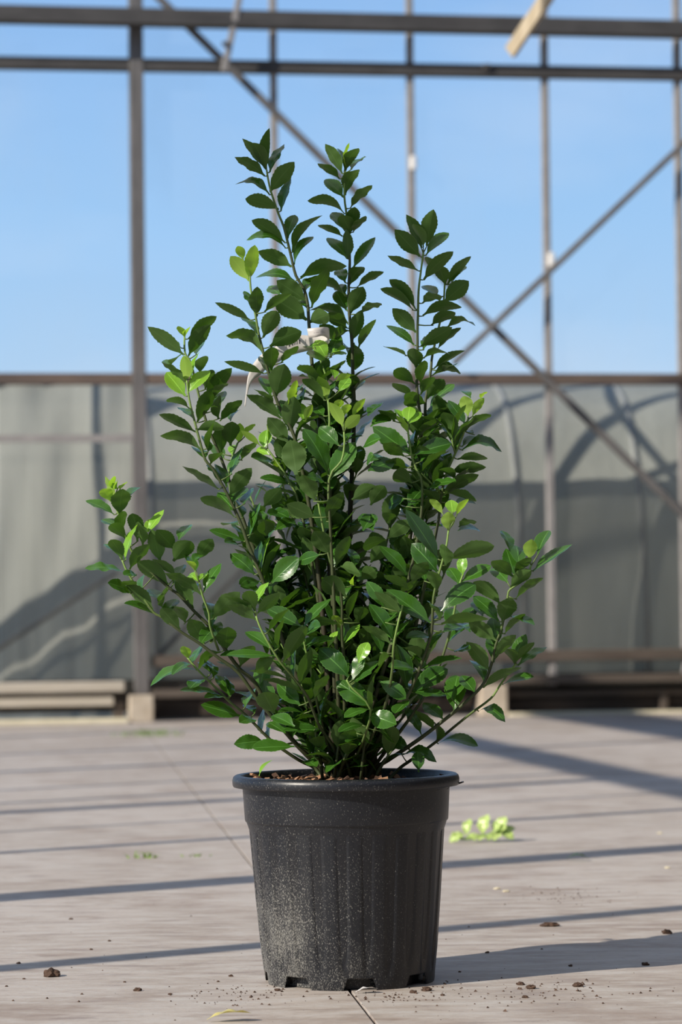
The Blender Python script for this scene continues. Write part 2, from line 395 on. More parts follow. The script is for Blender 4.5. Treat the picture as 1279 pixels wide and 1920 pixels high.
# plinth: planks, footings, dark void behind
def plank(xa, ya0, ya1, xb, off, th, mat, name='plank'):
    za, zb = wz(xa, ya1), wz(xa, ya0)
    ua, ub = wu(xa, 1300), wu(xb, 1300)
    bar(name, W(ua, (za + zb) / 2, off), W(ub, (za + zb) / 2, off), th, zb - za, mat, wall, bev=.004)
plank(-700, 1291, 1311, 232, .03, .05, M['wood']); plank(-700, 1320, 1338, 212, .015, .045, M['wood'])
plank(285, 1293, 1309, 395, .02, .04, M['brown_wood'])
plank(212, 1316, 1352, 232, -.01, .05, M['brown_wood'], 'plinth_block')
plank(285, 1229, 1251, 2300, -.005, .05, M['brown_wood']); plank(395, 1275, 1291, 2300, .03, .05, M['brown_wood'])
plank(945, 1297, 1308, 2300, -.03, .03, M['brown_wood']); plank(945, 1312, 1336, 2300, -.07, .03, M['dark_wood'])
plank(-700, 1290, 1352, 2300, -.16, .03, M['dark_wood'], 'void_board')  # dark board stands in for the void, its shade put in the colour
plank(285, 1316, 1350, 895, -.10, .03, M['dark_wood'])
for x in (1240, 1430): plank(x, 1292, 1338, x + 14, -.02, .03, M['brown_wood'], 'plinth_block')
for (xa, xb, y0, y1) in ((240, 285, 1303, 1354), (896, 945, 1284, 1341)):
    plank(xa, y0, y1, xb, .02, .11, M['footing'], 'footing')
bar('edge_strip', W(wu(-700, 1300), .006, .10), W(wu(236, 1300), .006, .10), .10, .028, M['sand'], wall, bev=.006)
bar('edge_strip', W(wu(945, 1300), .002, .08), W(wu(2300, 1300), .002, .08), .06, .02, M['sand'], wall, bev=.006)

# ------------------------------------------------------------------ left side of the greenhouse (open vent side): posts, rail and fascia that shade the floor
wl = empty('wall_left'); wl['kind'] = 'structure'
Q0 = Vector((-2.7, 6, 0))
sh = Vector((math.cos(AZ), math.sin(AZ), 0))
def back_to_left(g):
    # walk from a floor point toward the sun until the left wall line
    k = (Q0 - g).dot(WD) / sh.dot(WD); return g + sh * k
rp_ = gnd(1085, 1437); k = (rp_ - Q0).dot(WD) / sh.dot(WD); HR = k * math.tan(EL)
rp2 = gnd(1140, 1362); k = (rp2 - Q0).dot(WD) / sh.dot(WD); HF = k * math.tan(EL)
for (x, y, wd_) in ((235, 1795, .055), (235, 1666, .10), (235, 1584, .04), (235, 1511, .075), (235, 1494, .035), (235, 1437, .06), (235, 1546, .02), (235, 1470, .03), (235, 1405, .05)):
    b = back_to_left(gnd(x, y)); bar('post', b, b + Vector((0, 0, HR)), wd_, wd_, M['steel'], wl)
for t in (-5.5, 4.5):
    b = Q0 + WE * t; bar('post', b, b + Vector((0, 0, HR)), .07, .07, M['steel'], wl)
l0 = Q0 - WE * 9; l1 = Q0 + WE * 4.6
bar('rail', l0 + Vector((0, 0, HR)), l1 + Vector((0, 0, HR)), .08, .11, M['steel'], wl)
bar('gutter', l0 + Vector((0, 0, HF + .15)), l1 + Vector((0, 0, HF + .15)), .10, .30, M['steel'], wl)
for t in range(-8, 5, 2):
    b = Q0 + WE * t; bar('strut', b + Vector((0, 0, HR)), b + Vector((0, 0, HF)), .05, .05, M['steel'], wl)
ceil = empty('ceiling'); ceil['kind'] = 'structure'
zc = max(HF + .62, ztop + .05)
def roofq(t0, t1):
    a = Q0 + WE * t0; b = Q0 + WE * t1
    link('roof_sheet', mesh('roof_sheet', [a + Vector((0, 0, zc)), a + WD * 3.4 + Vector((0, 0, zc + .9)), b + WD * 3.4 + Vector((0, 0, zc + .9)), b + Vector((0, 0, zc))], [(0, 1, 2, 3)]), M['glass'] if t1 > 3 else M['roof'], ceil)
    link('roof_sheet', mesh('roof_sheet', [a + WD * 3.4 + Vector((0, 0, zc + .9)), a + WD * 6.8 + Vector((0, 0, zc)), b + WD * 6.8 + Vector((0, 0, zc)), b + WD * 3.4 + Vector((0, 0, zc + .9))], [(0, 1, 2, 3)]), M['glass'] if t1 > 3 else M['roof'], ceil)
    bar('rafter', a + Vector((0, 0, zc - .03)), a + WD * 3.4 + Vector((0, 0, zc + .87)), .05, .06, M['steel'], ceil)
    bar('rafter', a + WD * 6.8 + Vector((0, 0, zc - .03)), a + WD * 3.4 + Vector((0, 0, zc + .87)), .05, .06, M['steel'], ceil)
for t in range(-9, 7, 2): roofq(t, t + 2)
# unseen side and front walls, added to block blue skylight: dark cloth on posts
for nm, pa, pb in (('sky_block_right', Q0 + WD * 6.8 - WE * 9, Q0 + WD * 6.8 + WE * 7.2), ('sky_block_front', Q0 - WE * 9, Q0 + WD * 6.8 - WE * 9)):
    wr_ = empty(nm); wr_['kind'] = 'structure'; dv = (pb - pa) / 6
    for i in range(7): bar('post', pa + dv * i, pa + dv * i + Vector((0, 0, zc)), .07, .07, M['steel'], wr_)
    for i in range(6):
        a = pa + dv * i; b = a + dv
        link('sky_block_cloth', mesh('sky_block_cloth', [a, b, b + Vector((0, 0, zc)), a + Vector((0, 0, zc))], [(0, 1, 2, 3)]), M['cloth'], wr_)

# ------------------------------------------------------------------ outside: low polytunnel and hanging sheet behind the cloudy panels
tun = empty('polytunnel', W(wu(700), 0, -.5))
prof = [(.20, -.12), (.205, .2), (.22, .5), (.27, .85), (.31, 1.02), (.37, 1.16), (.46, 1.34), (.58, 1.47), (.80, 1.565), (1.1, 1.60), (1.6, 1.58), (2.1, 1.42), (2.45, 1.0), (2.6, .5), (2.62, -.12)]
def smooth_prof(pf, n=40):
    out = []
    L = len(pf) - 1
    for i in range(n + 1):
        t = i / n * L; k = min(int(t), L - 1); f = t - k
        p = [pf[max(0, min(L, k + j))] for j in (-1, 0, 1, 2)]
        out.append(tuple(.5 * (2 * p[1][c] + (p[2][c] - p[0][c]) * f + (2 * p[0][c] - 5 * p[1][c] + 4 * p[2][c] - p[3][c]) * f * f + (3 * p[1][c] - p[0][c] - 3 * p[2][c] + p[3][c]) * f ** 3) for c in (0, 1)))
    return out
sp2 = smooth_prof(prof)
ut0, ut1 = wu(286, 1000), UR - .55
nseg = 60; vv = []; fs = []
for i in range(nseg + 1):
    u = ut0 + (ut1 - ut0) * i / nseg
    for (dd, z) in sp2:
        sag = .008 * math.sin(u * 6.1 + z * 2) + .004 * math.sin(u * 17)
        vv.append(W(u, z, -(.04 + dd + sag)) - tun.location)
m_ = len(sp2)
for i in range(nseg):
    for j in range(m_ - 1): fs.append((i * m_ + j, (i + 1) * m_ + j, (i + 1) * m_ + j + 1, i * m_ + j + 1))
link('tunnel_cover', mesh('tunnel_cover', vv, fs, True), M['cover'], tun)
for px in (300, 640, 820, 1005, 1240, 1440):
    u = wu(px, 1250)
    pts = [W(u, z, -(.036 + dd)) - tun.location for (dd, z) in sp2]
    v_, f_ = tube(pts, .013, 8); link('hoop', mesh('hoop', v_, f_, True), M['hoop'], tun)
tag(tun, 'low polytunnel of cloudy film over metal hoops behind the glazed wall', 'polytunnel')
she = empty('plastic_sheet', W(wu(100), 0, -.7))
vv = []; fs = []; n1, n2 = 60, 24
for i in range(n1 + 1):
    for j in range(n2 + 1):
        u = (UL - .5) + (wu(292, 1000) - UL + .5) * i / n1; z = -.11 + 1.70 * j / n2
        d0 = .52 + (wu(285, 1000) - u) * .48
        fold = .018 * math.sin(u * 19 + z * 2.5) * (z / 1.6) + .012 * math.sin(u * 33 - z * 6)
        vv.append(W(u, z, -(d0 + fold)) - she.location)
for i in range(n1):
    for j in range(n2): fs.append((i * (n2 + 1) + j, (i + 1) * (n2 + 1) + j, (i + 1) * (n2 + 1) + j + 1, i * (n2 + 1) + j + 1))
link('sheet', mesh('sheet', vv, fs, True), M['tunnel'], she)
bar('top_pole', W(UL - .5, 1.58, -(.52 + (wu(285, 1000) - UL + .5) * .48)), W(wu(292, 1000), 1.58, -.52), .03, .03, M['pale_steel'], she)
bar('sun_strip_bar', W(wu(-60, 1200), wz(-60, 1262), -.47), W(wu(235, 1100), wz(235, 1070), -.42), .022, .022, M['pale_steel'], she)  # pale bar put in for the sloping strip of sunlight on the sheet
tag(she, 'creased cloudy plastic sheet hanging on a pole beside the polytunnel', 'plastic sheet')
pp = bar_mesh('leaning_pole', wpt(290, 1236, -.07), wpt(470, 1052, -.07), .022, .022, None, .004)
tag(link('leaning_pole', pp, M['pale_steel']), 'thin pale pole leaning against the polytunnel behind the glazed wall', 'pole')

# ------------------------------------------------------------------ wooden lath hanging under the roof
YL = 11.0
a = at(957, 98, YL); b = at(1062, -60, YL - .35); d = b - a
me = bar_mesh('wooden_lath', a, b + d * 1.6, .022, .052, (0, -.5, 1), .003)
tag(link('wooden_lath', me, M['lath']), 'raw wooden lath slanting down from the roof', 'lath')

# ------------------------------------------------------------------ leaf meshes
def leaf_mesh(name, wr=.5, arch=.08, fold=.10, twist=0., blunt=.5, seed=0, petiole=.09, wave=.0, notch=None):
    """unit leaf: base at 0, tip at y=1, top faces +z; width = wr"""
    rnd = random.Random(seed); n = 20; prof_ = []
    for i in range(n + 1):
        t = i / n
        if t < petiole: hw = .035 * wr / .5
        else:
            q = (t - petiole) / (1 - petiole)
            ea, eb = .92, 1.08 - .36 * blunt; qm = ea / (ea + eb)
            hw = .5 * wr * (q ** ea * (1 - q) ** eb) / (qm ** ea * (1 - qm) ** eb)
            hw = max(hw, .03 * wr if i < n else .004)
            if q > .3 and i < n: hw *= 1.0 - (.07 if i % 2 else 0)
        prof_.append((t, hw))
    vv = []; uv = []; fs = []
    for (t, hw) in prof_:
        z0 = arch * 4 * t * (1 - t) + arch * .5 * t * t * math.sin(math.pi * t) * -1
        tw = twist * (t - .3)
        for k, s in enumerate((-1, -.5, 0, .5, 1)):
            x = hw * s
            zz = z0 + fold * abs(x) * (1.25 - .5 * abs(s)) + x * tw + wave * hw * math.sin(t * 17 + seed + (2 if s > 0 else 0)) * abs(s)
            if notch and s == notch[1] and abs(t - notch[0]) < .07: x *= .45
            vv.append((x, t, zz)); uv.append((.5 + .5 * s * max(hw, .02) / (max(hw, .02)), t))
    for i in range(n):
        for k in range(4):
            q = i * 5 + k; fs.append((q, q + 1, q + 6, q + 5))
    me = mesh(name, vv, fs, True); ul = me.uv_layers.new(name='UVMap')
    for lp in me.loops: ul.data[lp.index].uv = uv[lp.vertex_index]
    return me
KINDS = {}
def lmesh(kind, mat):
    key = (kind, mat)
    if key not in KINDS:
        lst = []
        for s in range(5):
            r = random.Random(s * 7 + len(KINDS))
            arch = {'n': .07, 'a': .20, 'f': .02}[kind] * r.uniform(.6, 1.35)
            me = leaf_mesh('leaf', .5, arch, r.uniform(.10, .42), r.uniform(-.5, .5), r.uniform(.35, 1.0), s * 13 + 1, .055, r.uniform(0, .12))
            me.materials.append(M[mat]); lst.append(me)
        KINDS[key] = lst
    return random.choice(KINDS[key])

def orient(axis, view, wratio, top):
    a = axis.normalized(); e1 = (view - a * view.dot(a))
    if e1.length < 1e-4: e1 = a.orthogonal()
    e1.normalize(); e2 = a.cross(e1)
    c = max(.12, min(.97, wratio)); s = math.sqrt(1 - c * c); c = c if top else -c
    n = e1 * c + e2 * s; n2 = e1 * c - e2 * s
    if n2.z > n.z: n = n2
    x = a.cross(n).normalized()
    return x, a, n

# ------------------------------------------------------------------ potted shrub
pot_c = gnd(656, 1838); YP = pot_c.y
shrub = empty('potted_shrub', pot_c)
tag(shrub, 'bushy evergreen shrub with glossy serrated leaves in a dusty black plastic pot', 'potted plant')
# pot: fluted body, collar, rolled rim, foot notches
NA = 240
def flute(th, z):
    k = (th / (2 * math.pi) * 24) % 1.0
    g_ = 1 / (1 + math.exp(-(abs(k - .5) - .36) / .025))
    return -.0045 * g_ * max(0, min(1, (z - .02) / .03)) * max(0, min(1, (.210 - z) / .02))
prof_pot = [(.1130, .0), (.1140, .004), (.1147, .014), (.1150, .017), (.1185, .045), (.1210, .075), (.1240, .11), (.1270, .15), (.1300, .19), (.1312, .205), (.1316, .2105), (.1322, .213), (.1360, .2145), (.1366, .217), (.1378, .238), (.1390, .2595), (.1392, .2612), (.1512, .2608), (.1522, .2630), (.1525, .2690), (.1512, .2735), (.1485, .2757), (.1425, .2762), (.1400, .2748), (.1385, .268), (.1350, .215), (.1300, .200), (.1200, .08), (.1130, .018)]
NOT = [math.radians(a_) for a_ in range(0, 360, 45)]
offn = math.radians(-90 + 7)
vv = []; fs = []
for i, (r, z) in enumerate(prof_pot):
    for k in range(NA):
        th = 2 * math.pi * k / NA
        rr = r + (flute(th + .06, z) if 2 < i < 12 else 0); zz = z
        if i <= 2:
            dmin = min(abs((th - offn - a_ + math.pi) % (2 * math.pi) - math.pi) for a_ in NOT)
            if dmin < .155: zz = max(z, .0155) if i < 2 else .0163
            elif dmin < .19: zz = max(z, .0155 * (1 - (dmin - .155) / .035)) if i < 2 else .0162
        vv.append((rr * math.cos(th) - .0022 * z / .27, rr * math.sin(th), zz))
for i in range(len(prof_pot) - 1):
    for k in range(NA):
        fs.append((i * NA + k, i * NA + (k + 1) % NA, (i + 1) * NA + (k + 1) % NA, (i + 1) * NA + k))
me = mesh('pot', vv, fs, True); pot = link('pot', me, M['pot'], shrub)
pot['label'] = 'dusty black plastic pot with fluted sides and a rolled rim'
# floor of the pot, seen through the foot notches
vv = [(.1125 * math.cos(2 * math.pi * k / 64), .1125 * math.sin(2 * math.pi * k / 64), .0185) for k in range(64)]
link('pot_bottom', mesh('pot_bottom', vv, [tuple(range(64))]), M['pot'], pot)
# inner foot ring behind the notches
vv = []; fs = []
for k in range(64):
    th = 2 * math.pi * k / 64
    for z in (.001, .018): vv.append((.098 * math.cos(th), .098 * math.sin(th), z))
for k in range(64): q = 2 * k; fs.append((q, (q + 2) % 128, (q + 3) % 128, q + 1))
link('foot_ring', mesh('foot_ring', vv, fs, True), M['pot'], pot)
# a torn nib on the rim
link('rim_nib', bar_mesh('rim_nib', (.147, -.01, .2615), (.1545, -.012, .2640), .012, .0022, None, .0006), M['pot'], pot)
# soil
vv = [(0, 0, .262)]; fs = []
for i in range(1, 10):
    for k in range(48):
        r = .1375 * i / 9; th = 2 * math.pi * k / 48
        vv.append((r * math.cos(th), r * math.sin(th), .258 + .008 * noise.noise(Vector((r * math.cos(th) * 40, r * math.sin(th) * 40, 3))) + .006 * (1 - (i / 9) ** 2)))
for k in range(48): fs.append((0, 1 + k, 1 + (k + 1) % 48))
for i in range(8):
    for k in range(48): fs.append((1 + i * 48 + k, 1 + (i + 1) * 48 + k, 1 + (i + 1) * 48 + (k + 1) % 48, 1 + i * 48 + (k + 1) % 48))
soil = link('soil', mesh('soil', vv, fs, True), M['soil'], shrub)
def chip_mesh(s):
    r = random.Random(s); bm = bmesh.new(); bmesh.ops.create_cube(bm, size=1)
    for v in bm.verts: v.co = Vector((v.co.x * r.uniform(.7, 1.2), v.co.y * r.uniform(.6, 1.1), v.co.z * r.uniform(.5, 1.1)))
    me = bpy.data.meshes.new('bark_chip'); bm.to_mesh(me); bm.free(); return me
chips = [chip_mesh(s) for s in range(8)]
for i, c in enumerate(chips): c.materials.append(M['bark'] if i % 3 else M['chip_dark'])
for i in range(150):
    r = .133 * math.sqrt(random.random()); th = random.uniform(0, 2 * math.pi)
    if i > 60: th = random.uniform(math.pi * .95, math.pi * 1.75)
    L_ = random.uniform(.006, .016)
    o = bpy.data.objects.new('bark_chip', random.choice(chips)); COL.objects.link(o); o.parent = soil
    o.location = (r * math.cos(th), r * math.sin(th), .2665 + random.uniform(0, .007)); o.rotation_euler = (random.uniform(-.5, .5), random.uniform(-.5, .5), random.uniform(0, 6.3))
    o.scale = (L_, L_ * .55, L_ * .28)

